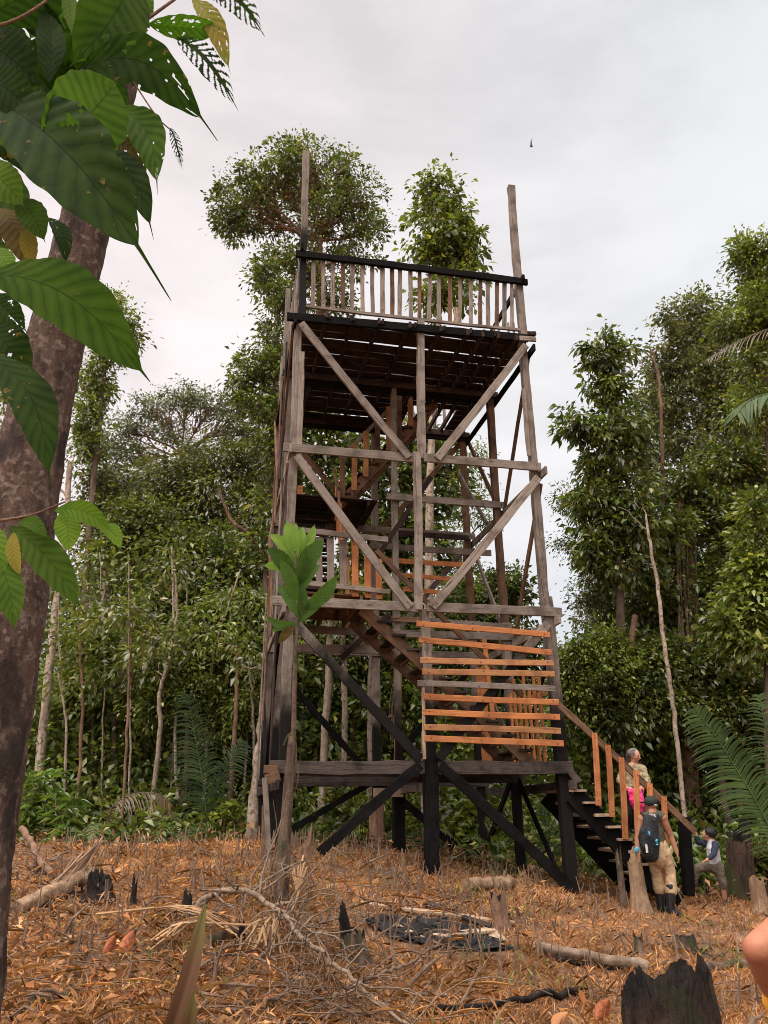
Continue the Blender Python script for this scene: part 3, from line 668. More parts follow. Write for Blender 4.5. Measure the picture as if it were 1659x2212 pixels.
# ------------------------------------------------------------------ trees, named one by one
FG_ = 'trees of the forest edge'
tree('broadleaf_tree', 'giant tree with a broad domed crown towering behind the left tower post', 'tree', 23,
     [(600, 1700, 34), (620, 1300, 30), (650, 950, 26), (690, 700, 20), (690, 520, 12)],
     [(600, 390, 78, 62), (680, 380, 90, 70), (760, 430, 70, 70), (650, 335, 60, 40), (500, 430, 50, 52), (540, 400, 50, 50), (800, 500, 40, 40), (700, 480, 90, 60), (500, 490, 36, 34, .6), (560, 470, 50, 40), (590, 570, 44, 36), (770, 560, 50, 40), (660, 580, 70, 50), (700, 640, 70, 50)],
     'leaf_dark', .19, .09, 640, 22, .3, twigs=420, tw=.022, barkm='brown_bark')
tree('broadleaf_tree', 'tall narrow tree whose foliage hangs in a column left of the tower platform', 'tree', 21,
     [(560, 1660, 24), (575, 1300, 20), (590, 1000, 16), (600, 700, 9)],
     [(585, 600, 36, 34), (600, 660, 42, 40), (590, 730, 38, 48), (560, 800, 48, 46), (600, 800, 50, 50), (530, 820, 38, 34), (570, 870, 50, 44), (610, 900, 50, 40), (590, 960, 50, 50), (610, 1030, 46, 50), (590, 1100, 50, 50), (575, 1180, 46, 46)],
     'leaf_dark', .19, .09, 400, 22, .32, twigs=200)
tree('broadleaf_tree', 'slim tree with big drooping leaves rising behind the middle of the platform railing', 'tree', 20,
     [(920, 1660, 22), (926, 1300, 20), (930, 1000, 17), (945, 760, 13), (955, 480, 7)],
     [(945, 390, 24, 26), (922, 420, 26, 30), (960, 430, 34, 32), (935, 470, 42, 34), (985, 470, 36, 36), (960, 510, 46, 36), (1005, 520, 36, 34), (915, 530, 24, 22), (975, 550, 50, 34), (1020, 560, 24, 24), (935, 560, 34, 30), (990, 620, 44, 40), (950, 650, 40, 40)],
     'leaf_mid', .28, .15, 230, 15, .3, droop=.75, twigs=110, barkm='pale_bark')
tree('broadleaf_tree', 'dark large-leaved tree filling the view between the tower storeys', 'tree', 22,
     [(800, 1660, 26), (812, 1300, 22), (860, 1050, 14)],
     [(950, 1000, 60, 50), (900, 950, 60, 40), (860, 1030, 50, 60), (960, 1060, 46, 34), (780, 980, 60, 50), (700, 960, 56, 50), (680, 900, 50, 40), (740, 1060, 50, 50), (870, 1120, 50, 50), (690, 1100, 50, 60), (800, 1180, 70, 60), (900, 1190, 60, 60)],
     'leaf_dark', .3, .16, 420, 18, .36, twigs=120)
tree('broadleaf_tree', 'bushy dark-leaved tree seen through the right side of the tower below its second beam', 'tree', 22,
     [(1060, 1660, 20), (1070, 1400, 16), (1080, 1280, 9)],
     [(1090, 1270, 52, 40), (1050, 1300, 50, 40), (1120, 1300, 30, 34), (1000, 1310, 44, 50), (1080, 1370, 60, 50), (980, 1390, 60, 60), (1100, 1450, 60, 60), (1140, 1400, 24, 40)],
     'leaf_dark', .2, .1, 460, 20, .3, twigs=110)
tree('broadleaf_tree', 'sparse thin-twigged tree showing against the sky right of the back tower posts', 'tree', 26,
     [(985, 1660, 14), (1000, 1300, 10), (1010, 1040, 6)],
     [(1030, 980, 26, 20), (1010, 1060, 44, 36), (990, 1110, 44, 36), (1050, 1120, 20, 20), (980, 1180, 50, 40), (1000, 1250, 40, 40)],
     'leaf_mid', .14, .06, 260, 14, .3, twigs=140, tw=.01)
tree('umbrella_tree', 'flat-topped open-crowned tree with visible branches against the sky between the leaning trunk and the tower', 'tree', 31,
     [(470, 1600, 22), (455, 1250, 18), (420, 1080, 14), (390, 980, 10)],
     [(330, 880, 50, 26), (400, 860, 60, 24), (470, 880, 60, 26), (540, 880, 50, 26), (280, 920, 46, 26), (240, 960, 40, 26), (300, 990, 50, 30), (370, 930, 50, 26), (500, 930, 50, 26), (560, 940, 40, 30), (230, 1020, 34, 26), (420, 970, 40, 26)],
     'leaf_grey', .17, .085, 620, 17, .34, twigs=330, tw=.022, barkm='brown_bark')
tree('broadleaf_tree', 'leafy tree with a rounded olive crown left of the tower below the flat-topped crown', 'tree', 27,
     [(500, 1640, 26), (505, 1300, 22), (500, 1150, 14)],
     [(440, 1000, 70, 40), (520, 1000, 66, 44), (380, 1040, 60, 40), (560, 1060, 50, 50), (470, 1080, 70, 50), (400, 1110, 60, 44), (540, 1130, 60, 50)],
     'leaf_olive', .2, .1, 520, 24, .42, twigs=100)
tree('broadleaf_tree', 'spreading dark green tree in the middle of the left forest with a crooked pale limb', 'tree', 24,
     [(330, 1660, 24), (345, 1350, 20), (380, 1220, 13)],
     [(330, 1130, 60, 40), (280, 1110, 50, 36), (400, 1190, 70, 50), (470, 1200, 60, 60), (330, 1210, 60, 50), (540, 1230, 50, 60), (270, 1180, 46, 40), (430, 1270, 60, 50), (350, 1290, 60, 50)],
     'leaf_dark', .2, .1, 520, 24, .42, twigs=110)
tree('broadleaf_tree', 'airy tree with bare forking twigs right beside the leaning foreground trunk', 'tree', 25,
     [(215, 1640, 14), (225, 1300, 12), (235, 1150, 8)],
     [(215, 1040, 40, 40), (250, 1080, 44, 34), (200, 1110, 36, 36), (280, 1050, 36, 30)],
     'leaf_olive', .17, .08, 200, 16, .4, twigs=130, tw=.016, barkm='pale_bark')
tree('broadleaf_tree', 'tree crown peeking out just right of the leaning trunk below the big leaf', 'tree', 24,
     [(175, 1640, 16), (190, 1200, 14), (225, 800, 10)],
     [(250, 690, 36, 40), (235, 650, 24, 26), (275, 720, 28, 30), (235, 750, 40, 40), (205, 820, 36, 44), (190, 900, 34, 44), (195, 960, 30, 40)],
     'leaf_mid', .19, .09, 240, 24, .36, twigs=60)
tree('broadleaf_tree', 'dense tree seen at the left edge behind the leaning trunk', 'tree', 25,
     [(20, 1640, 18), (22, 1200, 14), (25, 950, 9)],
     [(30, 850, 40, 40), (15, 920, 40, 40), (40, 960, 40, 44), (10, 1000, 46, 46), (20, 1100, 60, 60), (0, 1200, 60, 60), (10, 1330, 60, 60)],
     'leaf_mid', .19, .09, 260, 22, .4, twigs=60)
tree('broadleaf_tree', 'bushy light green tree low in the left forest right of the leaning trunk', 'tree', 21,
     [(245, 1660, 14), (250, 1500, 10), (255, 1420, 7)],
     [(190, 1400, 50, 50), (250, 1380, 60, 46), (300, 1400, 50, 50), (220, 1470, 60, 50), (160, 1490, 40, 50), (290, 1480, 50, 50)],
     'leaf_mid', .17, .085, 380, 22, .36, twigs=70)
tree('broadleaf_tree', 'tree hung with long drooping leaves close to the left tower legs', 'tree', 20,
     [(490, 1680, 16), (495, 1500, 13), (500, 1380, 8)],
     [(520, 1310, 50, 46), (560, 1330, 40, 50), (470, 1340, 50, 46), (530, 1400, 60, 50), (480, 1440, 50, 50), (560, 1450, 40, 50), (420, 1380, 50, 50)],
     'leaf_mid', .24, .09, 330, 22, .36, droop=.8, twigs=70)
tree('broadleaf_tree', 'small-leaved tree in the gloom under the left canopy above the fallen log', 'tree', 19.5,
     [(400, 1700, 13), (405, 1560, 10), (400, 1480, 6)],
     [(380, 1440, 50, 44), (330, 1440, 40, 44), (430, 1500, 50, 40), (350, 1520, 50, 40), (540, 1530, 50, 50), (490, 1560, 50, 40)],
     'leaf_mid', .15, .075, 330, 22, .36, twigs=70)
tree('broadleaf_tree', 'dark tree behind the open bays of the lower tower between the pale trunks', 'tree', 22,
     [(760, 1690, 20), (765, 1500, 15), (770, 1420, 9)],
     [(720, 1350, 60, 50), (800, 1340, 60, 50), (860, 1300, 60, 50), (660, 1400, 50, 60), (780, 1420, 70, 50), (880, 1400, 60, 60), (700, 1480, 60, 50), (830, 1500, 70, 60), (660, 1300, 50, 50), (740, 1270, 60, 40)],
     'leaf_dark', .2, .1, 560, 24, .4, twigs=90)
# right-hand forest
tree('layered_tree', 'dark pointed tree with tiered drooping branches at the left edge of the right forest', 'tree', 19,
     [(1345, 1660, 22), (1340, 1300, 18), (1325, 1000, 14), (1312, 800, 8), (1308, 715, 3)],
     [(1308, 725, 22, 16), (1300, 750, 40, 14), (1330, 760, 40, 14), (1285, 785, 40, 16), (1320, 790, 34, 20), (1300, 840, 34, 26), (1325, 850, 30, 30), (1340, 920, 60, 40), (1290, 930, 46, 36), (1250, 930, 34, 26), (1235, 900, 26, 24), (1330, 990, 66, 44), (1290, 1010, 40, 40), (1350, 1070, 80, 44), (1290, 1080, 50, 40), (1380, 1140, 80, 50), (1310, 1150, 60, 44), (1290, 1200, 40, 40), (1350, 1220, 80, 50)],
     'leaf_dark', .25, .11, 430, 20, .27, droop=.6, twigs=160)
tree('broadleaf_tree', 'tall olive-crowned tree with a winding pale limb in the right forest', 'tree', 22,
     [(1440, 1660, 26), (1455, 1300, 24), (1470, 1150, 22), (1500, 1030, 18), (1515, 930, 13), (1530, 850, 8)],
     [(1500, 670, 40, 34), (1460, 690, 30, 30), (1540, 690, 36, 30), (1480, 740, 50, 40), (1550, 750, 50, 44), (1430, 800, 40, 30), (1500, 810, 60, 50), (1570, 830, 60, 50), (1440, 870, 50, 50), (1530, 890, 70, 50), (1600, 900, 50, 60), (1480, 950, 60, 50)],
     'leaf_olive', .18, .085, 760, 20, .36, twigs=260, tw=.014, barkm='pale_bark')
tree('broadleaf_tree', 'tree with upswept leafy branches at the upper right edge of the picture', 'tree', 17,
     [(1690, 1660, 24), (1680, 1200, 20), (1650, 800, 14), (1640, 600, 8)],
     [(1645, 540, 30, 40), (1620, 570, 34, 36), (1655, 600, 40, 40), (1610, 540, 24, 26), (1640, 650, 46, 40), (1600, 700, 50, 40), (1660, 720, 50, 50), (1640, 780, 50, 40), (1640, 880, 60, 50)],
     'leaf_mid', .17, .07, 420, 22, .3, twigs=150)
tree('broadleaf_tree', 'dense bright-tufted tree on the right edge of the picture at mid height', 'tree', 16,
     [(1665, 1660, 22), (1660, 1400, 18), (1650, 1200, 12)],
     [(1640, 1180, 40, 44), (1620, 1230, 36, 30), (1650, 1250, 50, 40), (1600, 1290, 40, 30), (1640, 1320, 50, 40), (1580, 1350, 40, 26), (1650, 1100, 40, 40), (1640, 1400, 40, 40)],
     'leaf_mid', .2, .1, 240, 20, .3, twigs=90)
tree('broadleaf_tree', 'shadowy tree with a vine-wrapped fibrous trunk in the middle of the right forest', 'tree', 20,
     [(1490, 1700, 40), (1490, 1450, 40), (1485, 1250, 38), (1478, 1150, 30), (1470, 1080, 18)],
     [(1560, 1010, 60, 50), (1620, 1000, 50, 50), (1470, 1050, 60, 50), (1540, 1110, 70, 50), (1600, 1150, 60, 60), (1450, 1160, 60, 50), (1530, 1230, 60, 50), (1440, 1260, 60, 50), (1580, 1290, 50, 60), (1400, 1320, 60, 50), (1500, 1330, 50, 40)],
     'leaf_dark', .21, .1, 620, 22, .38, twigs=160, barkm='brown_bark')
tree('broadleaf_tree', 'low rounded tree between the tower and the right forest with a smooth crown', 'tree', 19,
     [(1290, 1690, 14), (1290, 1560, 11), (1285, 1480, 7)],
     [(1270, 1410, 46, 36), (1310, 1390, 44, 34), (1240, 1450, 40, 40), (1290, 1470, 60, 50), (1230, 1500, 30, 40), (1340, 1450, 40, 50), (1260, 1530, 50, 40)],
     'leaf_mid', .15, .075, 420, 24, .3, twigs=60)
tree('broadleaf_tree', 'tree with sparse feathery sprays reaching left over the gap of sky beside the tower', 'tree', 21,
     [(1370, 1680, 14), (1350, 1450, 12), (1310, 1280, 8), (1270, 1180, 4)],
     [(1225, 1075, 34, 24), (1250, 1100, 34, 22), (1235, 1175, 34, 24), (1265, 1200, 36, 30), (1290, 1260, 50, 34), (1260, 1290, 30, 30), (1320, 1330, 50, 40)],
     'leaf_olive', .12, .055, 250, 15, .3, twigs=180, tw=.009)
tree('broadleaf_tree', 'shaded tree below the vine-wrapped trunk behind the palm frond', 'tree', 19,
     [(1560, 1700, 16), (1560, 1560, 12), (1550, 1480, 8)],
     [(1400, 1430, 50, 50), (1460, 1430, 50, 50), (1540, 1420, 50, 50), (1610, 1460, 60, 50), (1380, 1520, 60, 50), (1460, 1530, 60, 50), (1560, 1540, 60, 50), (1640, 1560, 50, 60), (1320, 1560, 50, 50)],
     'leaf_dark', .19, .095, 520, 24, .38, twigs=80)
tree('broadleaf_tree', 'olive tree filling the gap between the pointed tree and the tall olive-crowned tree', 'tree', 24,
     [(1400, 1660, 18), (1405, 1350, 14), (1410, 1150, 9)],
     [(1400, 880, 44, 44), (1420, 960, 50, 50), (1400, 1040, 50, 50), (1440, 1120, 50, 50), (1380, 1230, 60, 60), (1430, 1340, 60, 60), (1340, 1300, 60, 60), (1300, 1340, 50, 50)],
     'leaf_olive', .18, .085, 480, 22, .36, twigs=90)
tree('broadleaf_tree', 'dark tree at the right edge behind the bright-tufted tree', 'tree', 23,
     [(1620, 1660, 20), (1615, 1300, 15), (1610, 1000, 9)],
     [(1640, 960, 50, 50), (1580, 980, 50, 44), (1640, 1060, 50, 50), (1560, 1090, 50, 50), (1620, 1160, 60, 60), (1560, 1200, 60, 50), (1640, 1280, 50, 60), (1540, 1350, 60, 60), (1640, 1420, 60, 60), (1480, 1480, 70, 60)],
     'leaf_dark', .2, .095, 520, 22, .38, twigs=90)
tree('broadleaf_tree', 'olive tree filling the space under the flat-topped crown', 'tree', 28,
     [(300, 1640, 20), (300, 1300, 15), (290, 1150, 10)],
     [(260, 1060, 60, 46), (330, 1040, 60, 40), (220, 1140, 50, 50), (300, 1140, 60, 50), (250, 1240, 60, 60), (380, 1130, 60, 50), (330, 1240, 60, 60), (440, 1170, 60, 60)],
     'leaf_olive', .19, .09, 460, 20, .42, twigs=110)
# slender and bare trunks
for a in (
 ('pale slender tree nearest the right side of the leaning trunk', 20, [(98, 1640, 20), (103, 1480, 18), (118, 1330, 15), (140, 1180, 13), (152, 1000, 11)], 'pale_bark', 2),
 ('thin brown tree forking beneath the light green bushy tree', 19, [(180, 1690, 8), (178, 1560, 7), (176, 1470, 6), (172, 1350, 4)], 'brown_bark', 3),
 ('straight thin young tree standing clear in front of the left forest', 16.6, [(262, 1860, 7), (268, 1700, 6), (276, 1560, 6), (281, 1400, 5), (280, 1330, 3)], 'brown_bark', 3),
 ('bent pale tree kinked halfway up left of the upright palm frond', 18.5, [(335, 1660, 11), (345, 1590, 10), (344, 1500, 9), (368, 1420, 8), (382, 1330, 6), (378, 1240, 4)], 'pale_bark', 3),
 ('thin brown tree rising behind the fallen dark log', 18, [(498, 1790, 12), (505, 1600, 10), (512, 1480, 8), (516, 1400, 5)], 'brown_bark', 2),
 ('broad pale-barked tree leaning against the left side of the tower', 16.8, [(546, 1830, 34), (556, 1700, 31), (566, 1600, 28), (580, 1440, 24), (592, 1260, 20), (600, 1100, 16)], 'pale_bark', 1),
 ('pale mottled tree seen through the left bay of the tower', 18.5, [(688, 1830, 16), (700, 1640, 17), (708, 1480, 16), (712, 1380, 14), (716, 1250, 11)], 'pale_bark', 1),
 ('pale patchy-barked tree second from the left inside the tower bay', 19, [(748, 1780, 14), (745, 1600, 13), (742, 1430, 12), (738, 1340, 10)], 'pale_bark', 1),
 ('white-spotted tree just left of the tower centre post', 19, [(798, 1790, 15), (800, 1600, 14), (801, 1430, 13), (800, 1280, 10)], 'pale_bark', 1),
 ('thin pale tree directly behind the charred front middle post', 18, [(916, 1850, 9), (913, 1700, 9), (915, 1500, 8), (919, 1420, 7)], 'pale_bark', 0),
 ('long bare pole-like tree curving up in front of the right forest', 16, [(1478, 1800, 10), (1466, 1640, 10), (1450, 1500, 9), (1432, 1380, 9), (1420, 1260, 8), (1402, 1160, 6), (1396, 1110, 4)], 'pale_bark', 2),
 ('rough-barked tree in the shade left of the bare pole-like tree', 19, [(1345, 1720, 22), (1352, 1560, 20), (1356, 1440, 17), (1372, 1330, 13)], 'brown_bark', 1),
 ('short leafless tree hidden among leaves right of the fibrous trunk', 19.5, [(1580, 1700, 14), (1576, 1520, 13), (1580, 1380, 12), (1590, 1300, 9)], 'brown_bark', 1),
 ('dead dark tree showing against sky gaps near the right edge', 21, [(1640, 1640, 16), (1628, 1500, 14), (1620, 1400, 12), (1622, 1290, 8)], 'burnt_bark', 1),
 ('thin grey tree beside the dark tree mass right of the kinked tree', 19.5, [(440, 1760, 8), (446, 1640, 8), (452, 1500, 7), (470, 1380, 5), (520, 1230, 4)], 'pale_bark', 3),
 ('crooked pale tree with a branch arching down to the tower left side', 21, [(590, 1560, 10), (582, 1240, 10), (562, 1190, 10), (535, 1150, 9), (505, 1130, 8), (482, 1085, 6), (470, 1040, 4)], 'brown_bark', 2),
 ('dead tree with forked tip standing bare above the right forest', 20, [(1450, 1640, 9), (1440, 1200, 8), (1428, 900, 7), (1420, 800, 6), (1408, 775, 5), (1404, 745, 3)], 'brown_bark', 7)):
    trunk_only('slender_tree', a[0], 'tree', a[1], a[2], a[3], None, a[4])
for i in range(12):
    x = [150, 205, 232, 292, 312, 372, 395, 420, 470, 524, 552, 640][i]; Y = 18.6+(i*37 % 10)*.35; k = rng.uniform(-25, 25); w = rng.uniform(4, 8); top = rng.uniform(1180, 1420)
    trunk_only('slender_tree', 'thin pale-stemmed tree standing in the crowded forest left of the tower', 'tree', Y, [(x, 1720, w), (x+k*.4+rng.uniform(-6, 6), 1580, w*.9), (x+k*.7+rng.uniform(-10, 10), 1460, w*.75), (x+k, top, w*.45)], 'pale_bark', 'thin pale-stemmed trees of the left forest', 2)
def hang(parent_name, lab, pts, n, dx):
    par = [o for o in bpy.data.objects if o.get('label', '').startswith(lab)][0]
    for i in range(n):
        mb = MB(); ox = rng.uniform(-dx, dx); P = smooth_path([at(x+ox+rng.uniform(-6, 6), y, Y) for x, y, Y in pts], 5); tube_geo(mb, P, rng.uniform(.008, .022), 5, rough=.2); mb.build('vine', M['branch_bark' if i % 2 else 'tree_bark'], par, smooth=True)
hang('', 'shadowy tree with a vine-wrapped', [(1478, 1150, 19.4), (1484, 1260, 19.5), (1490, 1400, 19.45), (1494, 1560, 19.4)], 14, 24)
hang('', 'dark tree behind the open bays', [(870, 1400, 19), (862, 1450, 19), (852, 1530, 19), (858, 1600, 19)], 5, 16)
hang('', 'broadleaf', [(0, 0, 1)], 0, 0) if False else None
# ------------------------------------------------------------------ uncountable foliage: the far wood and the undergrowth
def far_wood():
    parts = []
    def row(n, Y0, Y1, xf, topf, clr, L, nl):
        x = rng.random(n); px = xf[0]+(xf[1]-xf[0])*x; Y = rng.uniform(Y0, Y1, n)
        top = np.array([topf(p) for p in px]); py = 1840-(1840-top)*rng.random(n)**.8
        C = np.array([at(a, b, c) for a, b, c in zip(px, py, Y)])
        k = np.repeat(np.arange(n), nl); m = len(k); off = rng.normal(size=(m, 3))*[.6, .6, .4]
        D = unit(off)+rdir(m)*.7; D[:, 2] -= .3; N = rdir(m)*.8; N[:, 2] += .8; l = L*rng.uniform(.6, 1.4, m)
        parts.append(leaf_arr(C[k]+off*clr, D, N, l, l*.5, .2, .1))
    tl = lambda p: 1210+40*math.sin(p*.021)+30*math.sin(p*.05) if p < 620 else (1270+30*math.sin(p*.03) if p < 1060 else (1490 if p < 1210 else 1400-110*min(1, max(0, (p-1280)/200))+30*math.sin(p*.04)))
    row(2600, 27, 38, (-260, 1950), tl, .8, .3, 34)
    near = list(parts); V, F = cat(near); parts.clear()
    row(900, 20.2, 25, (-60, 640), lambda p: 1440+40*math.sin(p*.03), .55, .22, 34); row(420, 21, 25, (620, 1090), lambda p: 1470, .55, .22, 34); row(560, 19.5, 23, (1220, 1720), lambda p: 1430+40*math.sin(p*.05), .5, .22, 34)
    V2_, F2_ = cat(parts); tag(add_obj('understorey_foliage', np_mesh('understorey_foliage', V2_, F2_), M['leaf_mid']), None, None, None, 'stuff')
    tag(add_obj('far_wood', np_mesh('far_wood', V, F), M['leaf_dark']), None, None, None, 'stuff')
far_wood()
def undergrowth():
    for nm, mat, n, L, seed in (('undergrowth', 'leaf_dark', 900, .24, 1), ('leafy_ground_cover', 'leaf_mid', 320, .2, 2)):
        x = rng.uniform(-13, 15, n); y = rng.uniform(17.0, 24, n)+np.where((x > -2.2) & (x < 1), 1.2, 0)-np.where(x < -2.2, .5, 0)
        y = np.where(x > 4.0, y-.5, y)
        y += .7*np.sin(x*1.7)+.4*np.sin(x*4.1+1); z = gz(x, y); h = rng.uniform(.15, 1.9, n)*(np.clip((y-15.6)/3.5, .2, 1.2))
        C = np.stack([x, y, z+h*.8], 1); nl = 26; k = np.repeat(np.arange(n), nl); m = len(k)
        off = rng.normal(size=(m, 3))*[.38, .3, .28]; D = unit(off)+rdir(m)*.5; D[:, 2] += .1; N = rdir(m)*.6; N[:, 2] += .9
        l = L*rng.uniform(.6, 1.5, m); P = C[k]+off; P[:, 2] = np.maximum(P[:, 2], gz(P[:, 0], P[:, 1])+.03)
        V, F = leaf_arr(P, D, N, l, l*.42, .2, .25)
        tag(add_obj(nm, np_mesh(nm, V, F), M[mat]), None, None, None, 'stuff')
undergrowth()
# ------------------------------------------------------------------ palms
def frond_geo(P, n, L, W, fall=.25, up=None, ang=.9, lprof=None):
    P = smooth_path(P, 8); Tn, S, N = frames(P); q = len(P); Vs = []; 
    if up is not None:
        S = np.array([nrm(np.cross(t, up)) for t in Tn]); N = np.cross(S, Tn)
    parts = []
    for sgn in (-1, 1):
        f = (np.arange(n)+rng.random(n)*.5)/n; f = .12+.88*f; idx = f*(q-1); i0 = np.floor(idx).astype(int).clip(0, q-2); fr = (idx-i0)[:, None]
        B = P[i0]*(1-fr)+P[i0+1]*fr; D = Tn[i0]*math.cos(ang)+S[i0]*sgn*math.sin(ang)+rng.normal(size=(n, 3))*.06
        l = L*(np.sin(np.pi*np.clip(.12+f*.86, 0, 1))**.55)*rng.uniform(.85, 1.1, n)
        # each leaflet: 3 segment strip that droops
        m = 4; Vl = np.zeros((n, m+1, 2, 3)); Dn = unit(D); Sd = unit(np.cross(Dn, N[i0]))
        for j in range(m+1):
            u = j/m; c = B+Dn*(l*u)[:, None]-np.array([0, 0, 1])*(l*fall*u*u)[:, None]; w = W*math.sin(math.pi*min(1, .18+u*.82))**.7*.5
            Vl[:, j, 0] = c-Sd*w; Vl[:, j, 1] = c+Sd*w
        V = Vl.reshape(-1, 3); b = np.arange(n)[:, None]*(m+1)*2; F = np.concatenate([np.concatenate([b+[2*j, 2*j+1, 2*j+3], b+[2*j, 2*j+3, 2*j+2]]) for j in range(m)])
        parts.append((V, F))
    return cat(parts), P
def palm(name, label, fronds, mat, stem='leaf_palm', trunk=None, group=None):
    b = fronds[0][0][0]; base = (b[0], b[1], float(gz(b[0], b[1]))) ; root = empty(name, base); tag(root, label, 'palm', group)
    for (P, n, L, W, fall, up, ang) in fronds:
        (V, F), Q = frond_geo(P, n, L, W, fall, up, ang)
        fr = add_obj('frond', np_mesh('frond', V, F), M[mat], root)
        mb = MB(); tube_geo(mb, Q, np.linspace(.022, .006, len(Q)), 6); mb.build('rachis', M['leaf_palm'] if stem == 'leaf_palm' else M[stem], fr)
    return root
def pp(pts, Y): return [at(x, y, Y+(d[0] if d else 0)) for x, y, *d in pts]
toC = lambda p: nrm(CAM-np.asarray(p))
palm('palm_tree', 'large green palm frond arching in from the right edge above the boy', [
    (pp([(1740, 1930), (1670, 1800), (1630, 1725), (1590, 1660), (1545, 1590), (1500, 1530)], 13.2), 60, .62, .036, .4, toC(at(1570, 1640, 13)), .95),
    (pp([(1740, 1930), (1700, 1720), (1660, 1600), (1640, 1500)], 13.8), 36, .45, .03, .45, toC(at(1640, 1600, 13)), .95)], 'leaf_palm')
palm('palm_tree', 'upright dark palm frond in the undergrowth of the left forest', [
    (pp([(448, 1780), (440, 1700), (425, 1610), (405, 1500)], 17.2), 44, .75, .04, .55, nrm([.35, -1, .1]), .85),
    (pp([(448, 1780), (470, 1700), (500, 1640), (525, 1600)], 17.6), 26, .5, .04, .5, nrm([-.2, -1, .3]), .9)], 'leaf_fern_dark')
palm('palm_tree', 'bright green palm frond tip entering at the right edge at platform height', [
    (pp([(1800, 905), (1720, 865), (1670, 850), (1620, 865), (1592, 895)], 9.0), 26, .5, .035, .5, nrm([0, -.5, .9]), .8)], 'leaf_palm')
palm('palm_tree', 'dead brown palm frond hanging among the right treetops', [
    (pp([(1740, 700), (1680, 705), (1600, 735), (1530, 775)], 16), 26, .55, .016, .5, nrm([0, -.6, .8]), .45)], 'leaf_palm_dead', 'leaf_palm_dead')
palm('palm_tree', 'withered palm frond drooping low in the left undergrowth', [
    (pp([(230, 1800), (245, 1740), (290, 1715), (340, 1715), (370, 1740)], 17), 34, .45, .03, .9, nrm([0, -.4, .9]), .8)], 'leaf_palm_dead', 'leaf_palm_dead')
palm('palm_tree', 'low fan of palm leaves behind the outer stairs', [
    (pp([(1175, 1860), (1180, 1800), (1190, 1740), (1195, 1700)], 18), 24, .5, .04, .5, nrm([.1, -1, .1]), 1.0),
    (pp([(1175, 1860), (1210, 1820), (1250, 1800)], 18), 20, .5, .04, .5, nrm([.1, -1, .4]), 1.0)], 'leaf_palm')
palm('palm_tree', 'young palm with pale arching leaves behind the fallen log', [
    (pp([(700, 1850), (720, 1800), (690, 1760), (650, 1760)], 18.5), 20, .4, .04, .5, nrm([0, -.7, .7]), .9),
    (pp([(700, 1850), (735, 1790), (765, 1760)], 18.5), 20, .4, .04, .5, nrm([0, -.7, .7]), .9)], 'leaf_palm')
def ferns():
    parts = []
    for i in range(80):
        x = rng.uniform(-9, 9.5); y = rng.uniform(15.8, 19.5)+(.9 if -2.2 < x < 1.5 else 0); b = np.array([x, y, float(gz(x, y))+.02])
        for k in range(rng.integers(3, 6)):
            a = rng.uniform(0, 6.28); l = rng.uniform(.35, .85); d = np.array([math.cos(a), math.sin(a), 0]); pts = [b, b+d*l*.35+tz*l*.6, b+d*l*.8+tz*l*.65, b+d*l*1.2+tz*l*.35]
            (V, F), Q = frond_geo(pts, 18, .2, .028, .35, nrm(-d*.5+tz), 1.1); parts.append((V, F))
    V, F = cat(parts); tag(add_obj('ferns', np_mesh('ferns', V, F), M['leaf_fern']), None, None, None, 'stuff')
ferns()
def edge_debris():
    n = 5200; x = rng.uniform(-9, 8, n); y = 15.6+rng.normal(size=n)*.75+np.where((x > -2.2) & (x < 1.5), .9, 0); h = np.abs(rng.normal(size=n))*.16
    P = np.stack([x, y, gz(x, y)+h], 1); D = rng.normal(size=(n, 3)); N = rng.normal(size=(n, 3))*.8; N[:, 2] += .5; L = rng.uniform(.05, .2, n); V, F = leaf_arr(P, D, N, L, L*rng.uniform(.15, .45, n), rng.uniform(-.4, .5, n)[:, None], .2)
    tag(add_obj('edge_litter', np_mesh('edge_litter', V, F), M['edge_leaf']), None, None, None, 'stuff')
edge_debris()
# ------------------------------------------------------------------ shrubs one can tell apart
def shrub(name, label, px, py, Y, h_px, w_px, n, L, W, mat, droop=.1):
    c = at(px, py, Y); s = zc(c)/FPX; g = float(gz(c[0], c[1])); h = h_px*s; w = w_px*s*.5
    root = empty(name, (c[0], c[1], g)); tag(root, label, 'shrub'); mb = MB(); Ps = []; Ds = []
    for i in range(n):
        a = rng.uniform(0, 2*math.pi); r = w*rng.random()**.6; hh = h*rng.uniform(.45, 1.); e = np.array([c[0]+math.cos(a)*r, c[1]+math.sin(a)*r, g+hh])
        Q = limb(mb, (c[0]+math.cos(a)*r*.2, c[1]+math.sin(a)*r*.2, g-.05), e, .014, .004, 4, .1, 4)
        for j in range(9):
            q = Q[rng.integers(2, 5)]+rng.normal(size=3)*.05; d = rdir(1)[0]; d[2] = abs(d[2])*.3-droop; Ps.append(q); Ds.append(d)
    Ps = np.array(Ps); N = rdir(len(Ps))*.35; N[:, 2] += 1; l = L*rng.uniform(.6, 1.3, len(Ps))
    V, F = leaf_arr(Ps, np.array(Ds), N, l, l*W/L, .18, .3)
    mb.build('stem', M['brown_bark'], root); add_obj('foliage', np_mesh('foliage', V, F), M[mat], root)
